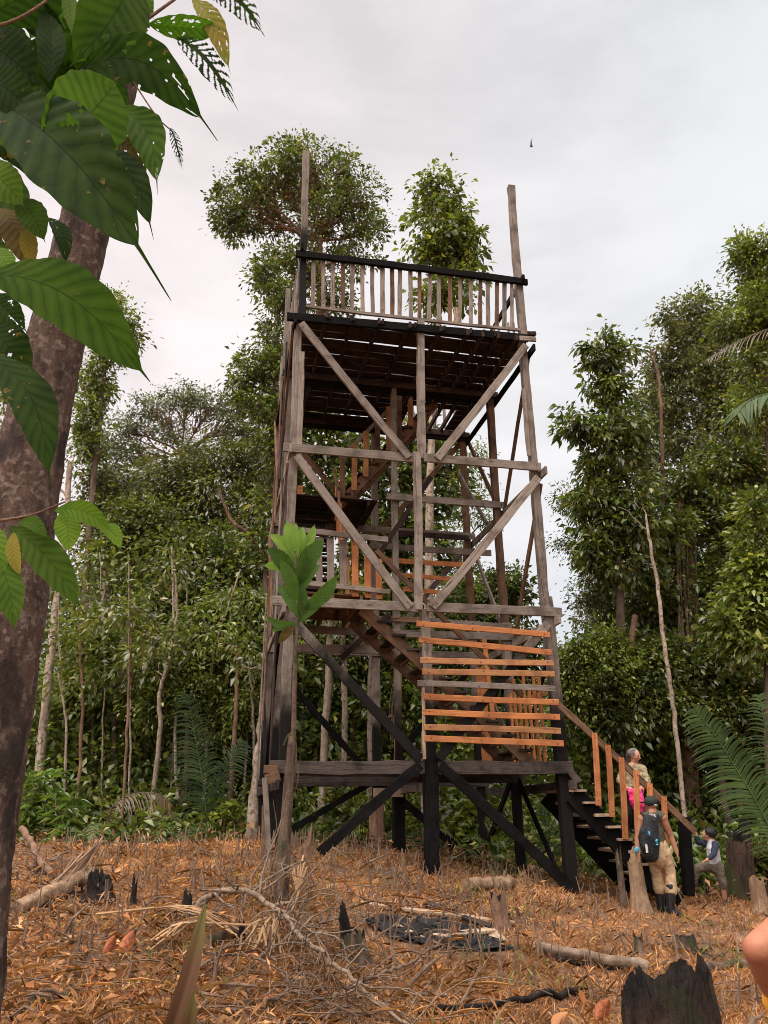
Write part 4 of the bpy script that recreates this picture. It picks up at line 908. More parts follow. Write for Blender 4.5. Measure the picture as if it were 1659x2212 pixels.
for a in (('leafy_shrub', 'bright yellow-green bush at the foot of the leaning trunk', 95, 1660, 17, 170, 110, 34, .3, .1, 'leaf_bright'),
          ('leafy_shrub', 'spiky-leaved plant with long narrow leaves right of the yellow-green bush', 130, 1790, 16.5, 130, 90, 16, .36, .07, 'leaf_bright'),
          ('leafy_shrub', 'glossy broad-leaved shrub framed by the tower legs', 1010, 1820, 18, 140, 90, 20, .34, .19, 'leaf_mid', .3),
          ('leafy_shrub', 'light green fern-like shrub behind the handrail of the outer stairs', 1450, 1840, 15.6, 120, 110, 30, .3, .11, 'leaf_bright', .35),
          ('leafy_shrub', 'lush dark shrub beside the fallen dark log', 480, 1820, 17.5, 110, 150, 30, .24, .1, 'leaf_mid'),
          ('leafy_shrub', 'pale green bush in front of the upright palm frond', 380, 1770, 17, 80, 110, 24, .22, .09, 'leaf_bright'),
          ('leafy_shrub', 'small bright-leaved plant beside the centre tower posts', 815, 1830, 18, 110, 50, 12, .3, .14, 'leaf_bright', .3),
          ('leafy_shrub', 'feathery green shrub between the two charred front posts', 880, 1830, 18.2, 90, 60, 18, .2, .06, 'leaf_mid'),
          ('leafy_shrub', 'broad dark bush left of the boy under the handrail', 1480, 1880, 15.6, 90, 80, 22, .22, .13, 'leaf_mid'),
          ('leafy_shrub', 'overgrown bush right of the outer stairs seen under their stringer', 1290, 1860, 17, 90, 120, 26, .2, .1, 'leaf_mid'),
          ('leafy_shrub', 'shadowed bush at the right edge behind the tall stump', 1640, 1880, 15.5, 160, 90, 30, .22, .1, 'leaf_mid')): shrub(*a)
# ------------------------------------------------------------------ the leaning foreground trunk
def big_trunk():
    Yt = 5.0; pts = [(-100, 2212, 182), (-72, 1900, 174), (-30, 1600, 164), (20, 1300, 150), (64, 1000, 134), (106, 800, 122), (166, 560, 104), (215, 340, 92), (266, 120, 76), (292, -10, 68), (330, -200, 60), (370, -420, 50)]
    tp = [at(x, y, Yt) for x, y, w in pts]; tr = [w*zc(p)/FPX*.5 for (x, y, w), p in zip(pts, tp)]
    g = float(gz(tp[0][0], tp[0][1])); tp.insert(0, np.array([tp[0][0]-.05, tp[0][1], g-.15])); tr.insert(0, tr[0]*1.15)
    P = smooth_path(tp, 14); R = np.interp(np.linspace(0, 1, len(P)), np.linspace(0, 1, len(tr)), tr)
    mb = MB(); P2 = smooth_path(P, 3); R2 = np.interp(np.linspace(0, 1, len(P2)), np.linspace(0, 1, len(R)), R); tube_geo(mb, P2, R2, 72, rough=.04, ridge=.04)
    for i, v in enumerate(mb.V[:len(P2)*72]):
        c = P2[i//72]; d = np.array(v)-c; q = Vector((v[0]*9, v[1]*9, v[2]*2.2)); q2 = Vector((v[0]*26, v[1]*26, v[2]*13))
        mb.V[i] = tuple(c+d*(1+.045*(abs(mnoise.noise(q))*2-.6)+.022*mnoise.noise(q2)))
    root = empty('leaning_tree', (tp[0][0], tp[0][1], g)); tag(root, 'thick reddish-brown tree trunk leaning along the left edge in the foreground', 'tree')
    mb.build('trunk', M['big_bark'], root, smooth=True)
    m2 = MB()
    for k in range(7):
        a = P[-1-k*2]; e = a+np.array([rng.uniform(-2, 2), rng.uniform(-1.5, 1.5), rng.uniform(.5, 1.8)]); limb(m2, a, e, .06, .02, 6)
    m2.build('limb', M['tree_bark'], root)
    top = P[-1]; wb = [(top+np.array(o), np.array(r)) for o, r in (((0, 0, .9), (1.6, 1.6, .8)), ((1.2, -1.2, .5), (1.5, 1.5, .7)), ((-1.4, .4, .6), (1.5, 1.4, .8)), ((-.6, -1.6, .3), (1.6, 1.4, .7)), ((.9, -2.6, .2), (1.5, 1.3, .7)), ((-2.2, -1.4, 0), (1.5, 1.4, .8)))]
    V, F, C, idx = crown_leaves(wb, 260, 26, .4, .24, .11, .4); add_obj('crown', np_mesh('crown', V, F), M['leaf_dark'], root)  # out-of-view crown, added to shade the trunk and the near leaves
big_trunk()
# ------------------------------------------------------------------ big leaves close to the viewer
def leaf_blade(name, parent, base, tip, wpx, Yb, Yt, mat, bend=.06, droop=.06, fold=.18, holes=0., skel=False, tail=.07, nv=11, seed=0, twist=0., half=1.):
    A = at(*base, Yb); B = at(*tip, Yt); ax = B-A; L = np.linalg.norm(ax); d = ax/L; mid = (A+B)/2; view = nrm(CAM-mid)
    S = nrm(np.cross(d, view)); Nn = np.cross(S, d); w = wpx*zc(mid)/FPX
    if twist: S2 = S*math.cos(twist)+Nn*math.sin(twist); Nn = np.cross(S2, d); S = S2
    nt, ns = (64, 24) if (holes or skel) else (34, 12)
    t = np.linspace(0, 1, nt+1); tb = np.clip(t/(1-tail), 0, 1)
    prof = np.sin(np.pi*np.clip(tb, 0, 1)**.92)**.72*(.78+.3*tb); prof = prof/prof.max()
    prof = np.maximum(prof*(t < 1-tail), .012+.03*np.clip((1-t)/tail, 0, 1)*(t > .5)); prof[-1] = .006; prof[0] = .02
    s = np.linspace(-1, 1, ns+1); V = np.zeros((nt+1, ns+1, 3)); UV = np.zeros((nt+1, ns+1, 2)); ph = seed*1.7
    for i in range(nt+1):
        c = A+ax*t[i]+S*L*bend*math.sin(math.pi*t[i])+Nn*L*droop*math.sin(math.pi*t[i])
        for j in range(ns+1):
            a = abs(s[j]); ww = prof[i]*w*.5*(half if s[j] > 0 else 1.)
            ww *= 1+.03*math.sin(t[i]*38+ph+s[j])+.04*mnoise.noise(Vector((t[i]*5, s[j]+seed, 3)))
            rip = .007*L*.5*math.sin((t[i]-.16*a)*nv*2*math.pi)*a*prof[i]
            V[i, j] = c+S*s[j]*ww+Nn*(fold*ww*a-.25*fold*ww*a*a+rip+.03*w*mnoise.noise(Vector((t[i]*3+seed, s[j]*1.5, seed))))
            UV[i, j] = (t[i], s[j])
    Vv = V.reshape(-1, 3); F = []; LU = []
    for i in range(nt):
        for j in range(ns):
            tm, sm = (t[i]+t[i+1])/2, (s[j]+s[j+1])/2; a = abs(sm)
            h = mnoise.noise(Vector((tm*9+seed*3.1, sm*2.6, seed)))+.5*mnoise.noise(Vector((tm*22+seed, sm*6, 7)))
            f = ((tm-.16*a**.8)*nv) % 1; dv = abs(f-.5)
            if skel:
                if a > .13 and dv > .17 and (h > -.34+.3*(tm < .25)) and tm < .93: continue
            elif holes and a > .1 and dv > .12 and h > .62-holes and tm > .08: continue
            F.append((i*(ns+1)+j, (i+1)*(ns+1)+j, (i+1)*(ns+1)+j+1, i*(ns+1)+j+1))
            LU += [UV[i, j], UV[i+1, j], UV[i+1, j+1], UV[i, j+1]]
    me = np_mesh(name, Vv, np.array(F), smooth=True)
    l = me.uv_layers.new(name='UVMap'); l.data.foreach_set('uv', np.array(LU, np.float32).ravel())
    return add_obj(name, me, M[mat], parent)
def stem_px(mb, pts, r0, r1, ns=7):
    P = smooth_path([at(x, y, Y) for x, y, Y in pts], 6); tube_geo(mb, P, np.linspace(r0, r1, len(P)), ns, rough=.06); return P
br_root = empty('leafy_branch', tuple(at(-220, 300, 1.75))); tag(br_root, 'overhanging branch with huge ribbed dark green leaves filling the upper left corner', 'branch')
for pts, r0, r1 in (([(-320, 340, 1.75), (-150, 290, 1.72), (20, 262, 1.7), (150, 180, 1.75), (240, 100, 1.8), (378, -2, 1.85), (470, -70, 1.9)], .011, .004),
    ([(-200, 620, 1.72), (-80, 610, 1.7), (5, 612, 1.66)], .007, .004),
    ([(-260, 420, 1.75), (-120, 440, 1.75), (20, 420, 1.75), (90, 470, 1.75)], .007, .003),
    ([(-280, 100, 1.75), (-100, 70, 1.74), (40, 40, 1.75), (180, -60, 1.8)], .008, .004),
    ([(-100, 800, 1.7), (-40, 780, 1.7), (0, 800, 1.7)], .006, .004),
    ([(150, 175, 1.75), (175, 152, 1.75)], .004, .003),
    ([(235, 235, 1.78), (200, 215, 1.76), (150, 180, 1.75)], .003, .004),
    ([(368, 280, 1.85), (330, 240, 1.82), (240, 100, 1.8)], .002, .003)):
    mb = MB(); stem_px(mb, pts, r0, r1); mb.build('stem', M['brown_bark'], br_root, smooth=True)
LV = [  # base, tip, width, Yb, Yt, material, bend, options
 ((-10, 215), (370, 650), 190, 1.62, 1.5, 'big_leaf_dark', -.05, dict(holes=.10, tail=.17)),
 ((95, 335), (250, 175), 165, 1.55, 1.68, 'big_leaf_green', .02, dict(fold=.1, tail=.03)),
 ((165, 155), (470, 305), 105, 1.78, 1.7, 'big_leaf_dark', -.17, dict(holes=.12, tail=.12)),
 ((285, -60), (148, 148), 140, 1.8, 1.72, 'big_leaf_green', -.04, dict(holes=.02)),
 ((232, 82), (330, 180), 62, 1.82, 1.78, 'big_leaf_green', -.08, {}),
 ((232, 232), (340, 420), 80, 1.82, 1.76, 'big_leaf_green', -.14, dict(holes=.03, tail=.1)),
 ((205, 320), (332, 518), 66, 1.8, 1.76, 'big_leaf_dark', -.1, dict(tail=.12)),
 ((228, 305), (320, 392), 50, 1.86, 1.84, 'big_leaf_brown', -.16, dict(holes=.16)),
 ((-25, 590), (325, 826), 138, 1.58, 1.5, 'big_leaf_green', -.1, dict(fold=.1, tail=.06)),
 ((-30, 760), (108, 1056), 92, 1.66, 1.6, 'big_leaf_dark', -.1, dict(tail=.1)),
 ((148, -20), (158, 80), 34, 1.84, 1.82, 'big_leaf_bright', 0, {}),
 ((-40, 40), (150, -90), 130, 1.76, 1.8, 'big_leaf_dark', .03, {}),
 ((-30, 90), (95, 190), 120, 1.72, 1.7, 'big_leaf_dark', -.03, {}),
 ((104, 178), (96, 20), 60, 1.8, 1.82, 'big_leaf_dark', .04, {}),
 ((40, 30), (150, 80), 70, 1.86, 1.88, 'big_leaf_dark', -.05, {}),
 ((-30, 165), (92, 262), 92, 1.6, 1.58, 'big_leaf_dark', -.04, {}),
 ((-40, 300), (95, 235), 60, 1.7, 1.66, 'big_leaf_green', .05, {}),
 ((-40, 360), (55, 450), 80, 1.72, 1.7, 'big_leaf_bright', -.05, {}),
 ((40, 430), (98, 525), 62, 1.74, 1.72, 'big_leaf_green', -.05, {}),
 ((62, 490), (72, 582), 36, 1.78, 1.76, 'big_leaf_yellow', .03, {}),
 ((105, 470), (142, 574), 36, 1.84, 1.82, 'big_leaf_dark', -.1, dict(holes=.06)),
 ((-15, 535), (28, 610), 48, 1.7, 1.68, 'big_leaf_bright', -.05, {}),
 ((0, 450), (70, 590), 70, 1.82, 1.8, 'big_leaf_brown', -.05, {}),
 ((-30, 640), (60, 720), 60, 1.9, 1.88, 'big_leaf_dark', -.05, dict(holes=.16)),
 ((322, 52), (490, 62), 50, 1.84, 1.86, 'big_leaf_green', .02, dict(holes=.16)),
 ((415, -5), (498, 160), 46, 1.88, 1.86, 'big_leaf_yellow', -.06, dict(holes=.2)),
 ((455, -10), (572, 80), 56, 1.9, 1.86, 'big_leaf_dark', -.12, dict(skel=True)),
 ((382, 82), (515, 240), 54, 1.86, 1.82, 'big_leaf_dark', -.06, dict(skel=True)),
 ((368, 276), (394, 368), 22, 1.85, 1.83, 'big_leaf_dark', -.02, dict(skel=True)),
 ((288, -25), (332, 42), 44, 1.86, 1.85, 'big_leaf_green', -.05, dict(holes=.04)),
 ((0, 215), (60, 330), 80, 1.84, 1.84, 'big_leaf_dark', 0, {}), ((-60, 0), (60, 120), 120, 1.9, 1.88, 'big_leaf_dark', 0, {}), ((60, 150), (230, 120), 120, 1.88, 1.9, 'big_leaf_dark', .03, {}),
 ((120, 60), (300, 60), 90, 1.96, 1.98, 'big_leaf_dark', .05, {}), ((180, 20), (250, 140), 90, 1.95, 1.94, 'big_leaf_green', .05, dict(holes=.04)), ((20, 120), (200, 240), 120, 1.97, 1.95, 'big_leaf_dark', -.05, {}), ((250, -40), (330, 60), 60, 1.98, 1.96, 'big_leaf_dark', .04, {}),
 ((110, 210), (260, 300), 90, 1.99, 1.97, 'big_leaf_dark', -.08, dict(holes=.03)), ((-20, 240), (140, 420), 120, 2.0, 1.98, 'big_leaf_dark', -.05, {}), ((60, 300), (200, 450), 100, 2.0, 1.98, 'big_leaf_dark', -.08, {}), ((-40, 420), (60, 520), 90, 1.98, 1.97, 'big_leaf_dark', -.04, {}), ((-50, 480), (40, 640), 80, 2.0, 1.98, 'big_leaf_green', .04, {}),
 ((150, 240), (215, 330), 70, 1.9, 1.89, 'big_leaf_green', -.05, {}), ((-40, 700), (70, 830), 90, 2.0, 1.98, 'big_leaf_dark', -.06, dict(holes=.1)), ((0, -40), (80, 60), 110, 1.97, 1.95, 'big_leaf_dark', 0, {}), ((170, 160), (290, 250), 70, 1.93, 1.92, 'big_leaf_dark', -.1, {}),
 ((-60, 250), (130, 330), 130, 1.9, 1.9, 'big_leaf_dark', -.03, {}), ((-50, 330), (60, 560), 90, 1.95, 1.92, 'big_leaf_green', -.05, {}), ((120, -40), (60, 90), 90, 1.92, 1.9, 'big_leaf_green', -.05, {})]
for i, (b, t_, w, y0, y1, m, bd, kw) in enumerate(LV): leaf_blade('leaf', br_root, b, t_, w, y0, y1, m, bd, seed=i+1, **kw)
b2 = empty('leafy_branch', tuple(at(-200, 1150, 1.9))); tag(b2, 'thin low branch with drooping light green leaves crossing the leaning trunk', 'branch')
mb = MB(); stem_px(mb, [(-300, 1160, 1.9), (-100, 1135, 1.9), (0, 1124, 1.9), (70, 1112, 1.9), (140, 1084, 1.9)], .006, .0025); mb.build('stem', M['brown_bark'], b2, smooth=True); mb = MB(); stem_px(mb, [(-220, 1200, 1.9), (-80, 1190, 1.9), (0, 1195, 1.88)], .005, .003); mb.build('stem', M['brown_bark'], b2, smooth=True)
for i, (b, t_, w, m, bd) in enumerate((((118, 1102), (252, 1160), 46, 'big_leaf_bright', -.12), ((136, 1106), (148, 1200), 54, 'big_leaf_bright', -.04), ((22, 1138), (184, 1330), 74, 'big_leaf_green', -.05), ((30, 1150), (46, 1252), 30, 'big_leaf_yellow', .06),
        ((40, 1128), (108, 1168), 32, 'big_leaf_green', -.1), ((215, 1135), (264, 1192), 34, 'big_leaf_bright', -.1), ((-20, 1190), (32, 1375), 62, 'big_leaf_green', -.06), ((-40, 1120), (10, 1260), 50, 'big_leaf_bright', -.05), ((-30, 1270), (30, 1330), 44, 'big_leaf_green', 0))):
    leaf_blade('leaf', b2, b, t_, w, 1.88+.02*(i % 3), 1.82+.03*(i % 2), m, bd, seed=60+i, tail=.1)
# ------------------------------------------------------------------ sapling in front of the tower's left leg
sapb = G(606, 1952); YS = sapb[1]
sap = empty('sapling', tuple(sapb)); tag(sap, 'young tree with big light green top leaves standing before the tower left leg', 'sapling')
mb = MB()
def sp3(pts, w0, w1, ns=10, rough=.12):
    P = smooth_path([at(x, y, YS+(d[0] if d else 0)) for x, y, *d in pts], 6); P[0][2] = min(P[0][2], gz(P[0][0], P[0][1])-.05)
    tube_geo(mb, P, np.linspace(w0, w1, len(P)), ns, rough=rough); return P
sp3([(604, 1960), (609, 1880), (619, 1760), (626, 1660), (632, 1590)], .085, .05); sp3([(628, 1640), (634, 1580), (636, 1480), (640, 1380), (646, 1300), (640, 1240), (638, 1190)], .036, .014)
sp3([(632, 1585), (622, 1590), (613, 1610)], .02, .012); mb.build('stem', M['stump_bark'], sap, smooth=True)
mb = MB(); sp3([(560, 1990), (585, 1880), (612, 1770), (632, 1690), (640, 1620), (632, 1580), (622, 1600)], .012, .008, 6); sp3([(628, 1600), (640, 1640), (644, 1680), (634, 1720), (624, 1760)], .008, .005, 5); mb.build('vine', M['twig_bark'], sap, smooth=True)
for i, (b, t_, w, m, bd, dd) in enumerate((
    ((640, 1210), (618, 1124), 40, 'sapling_leaf_bright', .03, .05), ((646, 1206), (680, 1132), 24, 'sapling_leaf_bright', .05, .15), ((640, 1208), (655, 1136), 26, 'sapling_leaf_bright', 0, .25), ((636, 1214), (580, 1152), 30, 'sapling_leaf_bright', .08, .1),
    ((642, 1240), (640, 1126), 30, 'sapling_leaf_bright', -.04, .3), ((636, 1255), (576, 1180), 42, 'sapling_leaf_dark', .07, -.15), ((646, 1262), (702, 1160), 48, 'sapling_leaf_dark', -.07, -.1), ((634, 1240), (568, 1222), 28, 'sapling_leaf_bright', .12, 0.),
    ((640, 1300), (604, 1206), 36, 'sapling_leaf_dark', .05, -.25), ((652, 1316), (730, 1240), 38, 'sapling_leaf_dark', .1, -.1), ((645, 1290), (694, 1218), 28, 'sapling_leaf_dark', -.1, .1), ((640, 1330), (598, 1262), 28, 'sapling_leaf_dark', .08, 0),
    ((642, 1270), (660, 1180), 30, 'sapling_leaf_dark', .03, -.2), ((645, 1345), (700, 1300), 30, 'sapling_leaf_dark', -.1, .05), ((640, 1345), (572, 1330), 22, 'sapling_leaf_dark', -.16, -.1), ((640, 1350), (584, 1366), 16, 'sapling_leaf_dark', .08, .1), ((636, 1352), (600, 1392), 24, 'big_leaf_brown', .05, -.1), ((646, 1330), (655, 1262), 26, 'sapling_leaf_dark', .05, -.1))):
    leaf_blade('leaf', sap, b, t_, w*.84, YS+.0, YS+dd, m, bd, seed=80+i, tail=.05, fold=.3)
# ------------------------------------------------------------------ stumps, logs, planks
def stump(name, label, px, py, wpx, hpx, mat, jag=.35, top=None, lean=(0, 0), flare=.25, ns=44, catg='stump', inner='burnt_bark', sink=.12, depth=.12, pos=None):
    b = G(px, py)
    if pos is not None: b = np.array([pos[0], pos[1], float(gz(pos[0], pos[1]))])
    s = zc(b)/FPX; r = wpx*s*.5; h = hpx*s; g = float(gz(b[0], b[1])); c = np.array([b[0], b[1]+r*.6, g]); sd = random.random()*50
    nz_ = 22; V = []; F = []; UV = []
    tops = np.array([h*(1-jag*.5+jag*(mnoise.noise(Vector((math.cos(2*math.pi*j/ns)*1.3+sd, math.sin(2*math.pi*j/ns)*1.3, 0)))+.5*mnoise.noise(Vector((math.cos(2*math.pi*j/ns)*5+sd, math.sin(2*math.pi*j/ns)*5, 0)))+.25*mnoise.noise(Vector((j*.9, sd, 5))))) for j in range(ns)])
    if top is not None: tops = np.array([h*top(2*math.pi*j/ns)*(1+jag*.45*mnoise.noise(Vector((math.cos(2*math.pi*j/ns)*6+sd, math.sin(2*math.pi*j/ns)*6, 5)))+jag*.2*mnoise.noise(Vector((j*.8, sd, 5)))) for j in range(ns)])
    for i in range(nz_+1):
        f = i/nz_
        for j in range(ns):
            a = 2*math.pi*j/ns; z = -sink+(tops[j]+sink)*f
            rr = r*(1+flare*max(0, 1-z/(h*.45+1e-6))**2)*(1+.13*mnoise.noise(Vector((math.cos(a)*2.4+sd, math.sin(a)*2.4, z/h*.8)))+.09*mnoise.noise(Vector((math.cos(a)*7+sd, math.sin(a)*7, z/h*1.1)))+.04*mnoise.noise(Vector((math.cos(a)*15, math.sin(a)*15+sd, z/h*6))))
            rr *= 1-.12*f
            V.append(c+np.array([math.cos(a)*rr+lean[0]*f*h, math.sin(a)*rr+lean[1]*f*h, z]))
    for i in range(nz_):
        for j in range(ns):
            q = (j+1) % ns; F.append((i*ns+j, i*ns+q, (i+1)*ns+q, (i+1)*ns+j))
    mb = MB(); mb.add(V, F)
    ring = V[nz_*ns:]; mean = np.mean(ring, axis=0); inn = [mean+(np.array(p)-mean)*np.array([.62, .62, .0])+np.array([0, 0, (p[2]-mean[2])*.5-depth*h-.1*h*random.random()]) for p in ring]; cc = mean-np.array([0, 0, (depth+.12)*h])
    W = list(ring)+inn+[cc]; mb.add(W, [(j, (j+1) % ns, ns+(j+1) % ns, ns+j) for j in range(ns)]+[(ns+j, ns+(j+1) % ns, 2*ns) for j in range(ns)], None, 1)
    o = mb.build(name, [M[mat], M[inner]], loc=(b[0], b[1]+r*.6, g), smooth=False); return tag(o, label, catg)
stump('tree_stump', 'large rotten mossy stump with jagged hollow top in the right foreground', 1482, 2340, 226, 222, 'rotten_bark', .3, lambda a: .8+.14*math.cos(a-.2)+.05*math.sin(a*3+1)+.04*math.sin(a*7+1), ns=120, flare=.35, depth=.3)
stump('tree_stump', 'tall pale stump with a ragged top in front of the man with the backpack', 1390, 1972, 34, 142, 'stump_pale', .25, lambda a: .7+.3*max(0, math.cos(a-.6)), lean=(-.02, .0), inner='stump_pale', flare=.5)
stump('tree_stump', 'thin charred stake stuck in the ground left of the tall pale stump', 1349, 1962, 15, 128, 'stump_bark', .3, flare=.1, ns=20)
stump('tree_stump', 'thick broken stump with a mossy crown right of the climbing boy', 1602, 1905, 66, 165, 'dark_log', .3, lambda a: .72+.3*max(0, math.cos(a-.3)), lean=(.12, 0), flare=.15, ns=56, pos=tuple(at(1600, 1900, 14.5)[:2]))
stump('tree_stump', 'pale cut trunk at the right edge beside the dry leaf clump', 1650, 1975, 34, 75, 'stump_pale', .2, inner='stump_pale')
stump('tree_stump', 'charred splintered stump standing in front of the short log', 1088, 2008, 36, 82, 'brown_bark', .35, lean=(-.12, 0), inner='burnt_bark')
stump('tree_stump', 'burnt hollow stump behind the fallen pale branch', 768, 2085, 62, 118, 'stump_bark', .4, lambda a: .5+.55*max(0, math.cos(a-2.6))**3+.06*math.sin(a*6), lean=(-.08, 0), flare=.5)
stump('tree_stump', 'pointed reddish stump under the left front brace of the tower', 655, 1888, 36, 98, 'brown_bark', .1, lambda a: .55+.5*max(0, math.cos(a-.4))**2, flare=.4, inner='brown_bark')
stump('tree_stump', 'narrow reddish stump touching the tower left leg', 618, 1885, 26, 92, 'brown_bark', .3, flare=.4, inner='brown_bark')
stump('tree_stump', 'fibrous brown tree stump used as footing under the back middle post', 808, 1868, 36, 120, 'brown_bark', .1, flare=.3, inner='burnt_bark', pos=tuple((T(.02, V2-.28, 0))[:2]))
stump('tree_stump', 'small gnarled stump in the bare patch above the large rotten stump', 1384, 2062, 22, 42, 'stump_bark', .4, flare=.5)
stump('tree_stump', 'low rounded stump right of the small gnarled stump', 1490, 2058, 44, 36, 'stump_bark', .3, flare=.6)
stump('tree_stump', 'low reddish stump behind the tower right of the plank pile', 1198, 1868, 24, 40, 'brown_bark', .2, inner='brown_bark')
stump('tree_stump', 'short pointed stub among the litter below the broken log', 400, 1985, 22, 60, 'burnt_bark', .5, flare=.5, ns=24)
stump('tree_stump', 'short forked burnt stub left of the fallen pale branch', 285, 1960, 12, 70, 'burnt_bark', .4, flare=.6, ns=20)
stump('tree_stump', 'brown pointed stub beside the burnt forked stub', 520, 2040, 14, 50, 'burnt_bark', .4, flare=.6, ns=20)
def log(name, label, A, B, w0, w1, mat, hA=.0, hB=.0, endm='stump_pale', rough=.14, ns=22, sag=0., ridge=.12, catg='log', aim=None):
    a = G(*A); b = G(*B); s0 = zc(a)/FPX; s1 = zc(b)/FPX; r0 = w0*s0*.5; r1 = w1*s1*.5
    a = a+tz*(r0*.7+hA); b = b+tz*(r1*.7+hB); P = np.array([a+(b-a)*i/14-tz*sag*math.sin(math.pi*i/14) for i in range(15)]); P[1:-1] += rng.normal(size=(13, 3))*.012
    mb = MB(); tube_geo(mb, P, np.linspace(r0, r1, 15), ns, rough=rough, ridge=ridge, capm=1)
    base = (a+b)/2; return tag(mb.build(name, [M[mat], M[endm]], loc=(base[0], base[1], base[2]-min(r0, r1)), smooth=True), label, catg)
log('log', 'dark fallen log rising out of the undergrowth left of the tower', (318, 1828), (400, 1826), 26, 36, 'dark_log', .0, .5, 'brown_bark', rough=.3, ridge=.3)
log('log', 'splintered broken log lying at the left with its pale torn end up', (35, 1975), (190, 1925), 30, 34, 'stump_pale', 0, .12)
log('log', 'thin brown log slanting down behind the leaning trunk', (38, 1850), (110, 1900), 13, 14, 'brown_bark', .35, .02)
log('log', 'short barkless log lying behind the charred splintered stump', (1010, 1925), (1105, 1922), 26, 26, 'stump_pale', .02, .02)
log('log', 'long reddish log half buried in dry grass across the left middle ground', (530, 1978), (800, 1985), 20, 16, 'brown_bark', -.06, -.06)
log('log', 'pale weathered pole running from the grass to the large rotten stump', (1160, 2062), (1400, 2105), 17, 22, 'branch_bark', .05, .03)
log('log', 'grey log lying at the right behind the large rotten stump', (1515, 2095), (1640, 2090), 18, 20, 'stump_bark', 0, 0)
log('log', 'mossy rotting log in the leaf litter at the bottom left', (40, 2180), (180, 2150), 34, 24, 'stump_bark', -.03, -.03)
log('log', 'small dark rotten log in the litter below the dead palm fan', (440, 2050), (525, 2020), 30, 26, 'stump_bark', 0, 0)
log('log', 'burnt dark pole lying at the bottom centre', (900, 2195), (1250, 2150), 12, 14, 'burnt_bark', 0, 0)
log('log', 'dark branch under the pale weathered pole', (1200, 2075), (1350, 2100), 10, 9, 'burnt_bark', 0, 0)
wood('splinter_wood', (.42, .26, .16), (.24, .14, .085), (.12, .07, .045), amt=.1)
def spl():
    a = at(95, 1965, 9.6); b = at(218, 1815, 10.4); mb = MB()
    for k in range(22):
        o = rng.normal(size=3)*.09; e = rng.normal(size=3)*.05; beam_geo(mb, a+o, b+e+(a-b)*rng.uniform(0, .6), rng.uniform(.015, .05), .018, rdir(1)[0], jit=.01, torn=.05)
    g = float(gz(a[0], a[1])); a2 = a
    tag(mb.build('split_trunk', M['splinter_wood'], loc=(a[0], a[1], g)), 'torn pale trunk splinters sticking up from the broken log', 'log')
spl()
stump('tree_stump', 'black burnt stump right of the torn splinters', 205, 1950, 60, 62, 'burnt_bark', .5, lambda a: .7+.3*math.cos(a-2.5), flare=.5, ns=56)
def plank(label, A, B, wpx, mat, hA=.03, hB=.03, th=.035, tilt=0.):
    a = G(*A)+tz*hA; b = G(*B)+tz*hB; w = wpx*zc((a+b)/2)/FPX; mb = MB()
    n = nrm(np.array([tilt, -.15, 1.])); beam_geo(mb, a, b, w*1.7, th, n, jit=.006, torn=.01); c = (a+b)/2
    tag(mb.build('plank', M[mat], loc=(c[0], c[1], c[2])), label, 'plank')
plank('long pale plank along the back edge of the burnt patch', (785, 1958), (1110, 2000), 9, 'pale_wood')
plank('plank slanting down the left side of the burnt patch', (855, 2008), (945, 2050), 11, 'pale_wood')
plank('short charred offcut lying above the long pale plank', (918, 1960), (950, 1968), 11, 'scorched_wood', .05, .05, .04)
plank('broad pale plank lying in front of the burnt patch', (945, 2034), (1060, 2022), 16, 'pale_wood', .05, .06)
plank('charred plank end at the right side of the burnt patch', (1000, 1995), (1060, 2012), 12, 'scorched_wood', .07, .05, .04)
plank('pale plank at the right corner of the burnt patch', (1055, 2015), (1085, 2042), 18, 'pale_wood', .03, .03)
plank('thin dark stick lying right of the burnt patch', (1068, 2000), (1098, 1985), 5, 'burnt_bark' if False else 'charred_wood', .05, .05)
for i, (l, A, B) in enumerate((('upper plank of the pile behind the tower legs', (820, 1836), (1080, 1850)), ('middle plank of the pile behind the tower legs', (850, 1846), (1100, 1858)), ('lowest plank of the pile behind the tower legs', (835, 1854), (1130, 1866)), ('loose reddish plank right of the pile behind the tower', (1100, 1856), (1210, 1862)))):
    plank(l, A, B, 4, 'pale_wood' if i < 3 else 'brown_wood', .12-.03*i, .12-.03*i, .05)
def firepit():
    c = G(935, 2018); V = []; n = 40; mb = MB(); ring = []
    for r_ in np.linspace(0, 1, 7):
        for j in range(n):
            a = 2*math.pi*j/n; q = r_*(1+.25*mnoise.noise(Vector((math.cos(a)*1.5, math.sin(a)*1.5, 4)))); x = c[0]+math.cos(a)*q*.78; y = c[1]+math.sin(a)*q*.55
            V.append((x, y, float(gz(x, y))+.03*(1-r_)+.012+.05*random.random()))
    mb.add(V, [(i*n+j, (i+1)*n+j, (i+1)*n+(j+1) % n, i*n+(j+1) % n) for i in range(6) for j in range(n)])
    for k in range(190):
        a = rng.uniform(0, 6.28); q = rng.random()**.5*.75; x = c[0]+math.cos(a)*q; y = c[1]+math.sin(a)*q*.75; z = float(gz(x, y))+.03; d = rdir(1)[0]*rng.uniform(.03, .16); d[2] = abs(d[2])*.5
        tube_geo(mb, [np.array([x, y, z]), np.array([x, y, z])+d], [.014, .008], 5)
    tag(mb.build('burnt_patch', M['char_earth'], loc=(c[0], c[1], float(gz(c[0], c[1])))), 'black burnt ash patch ringed by planks in front of the tower', 'burnt patch')
firepit()
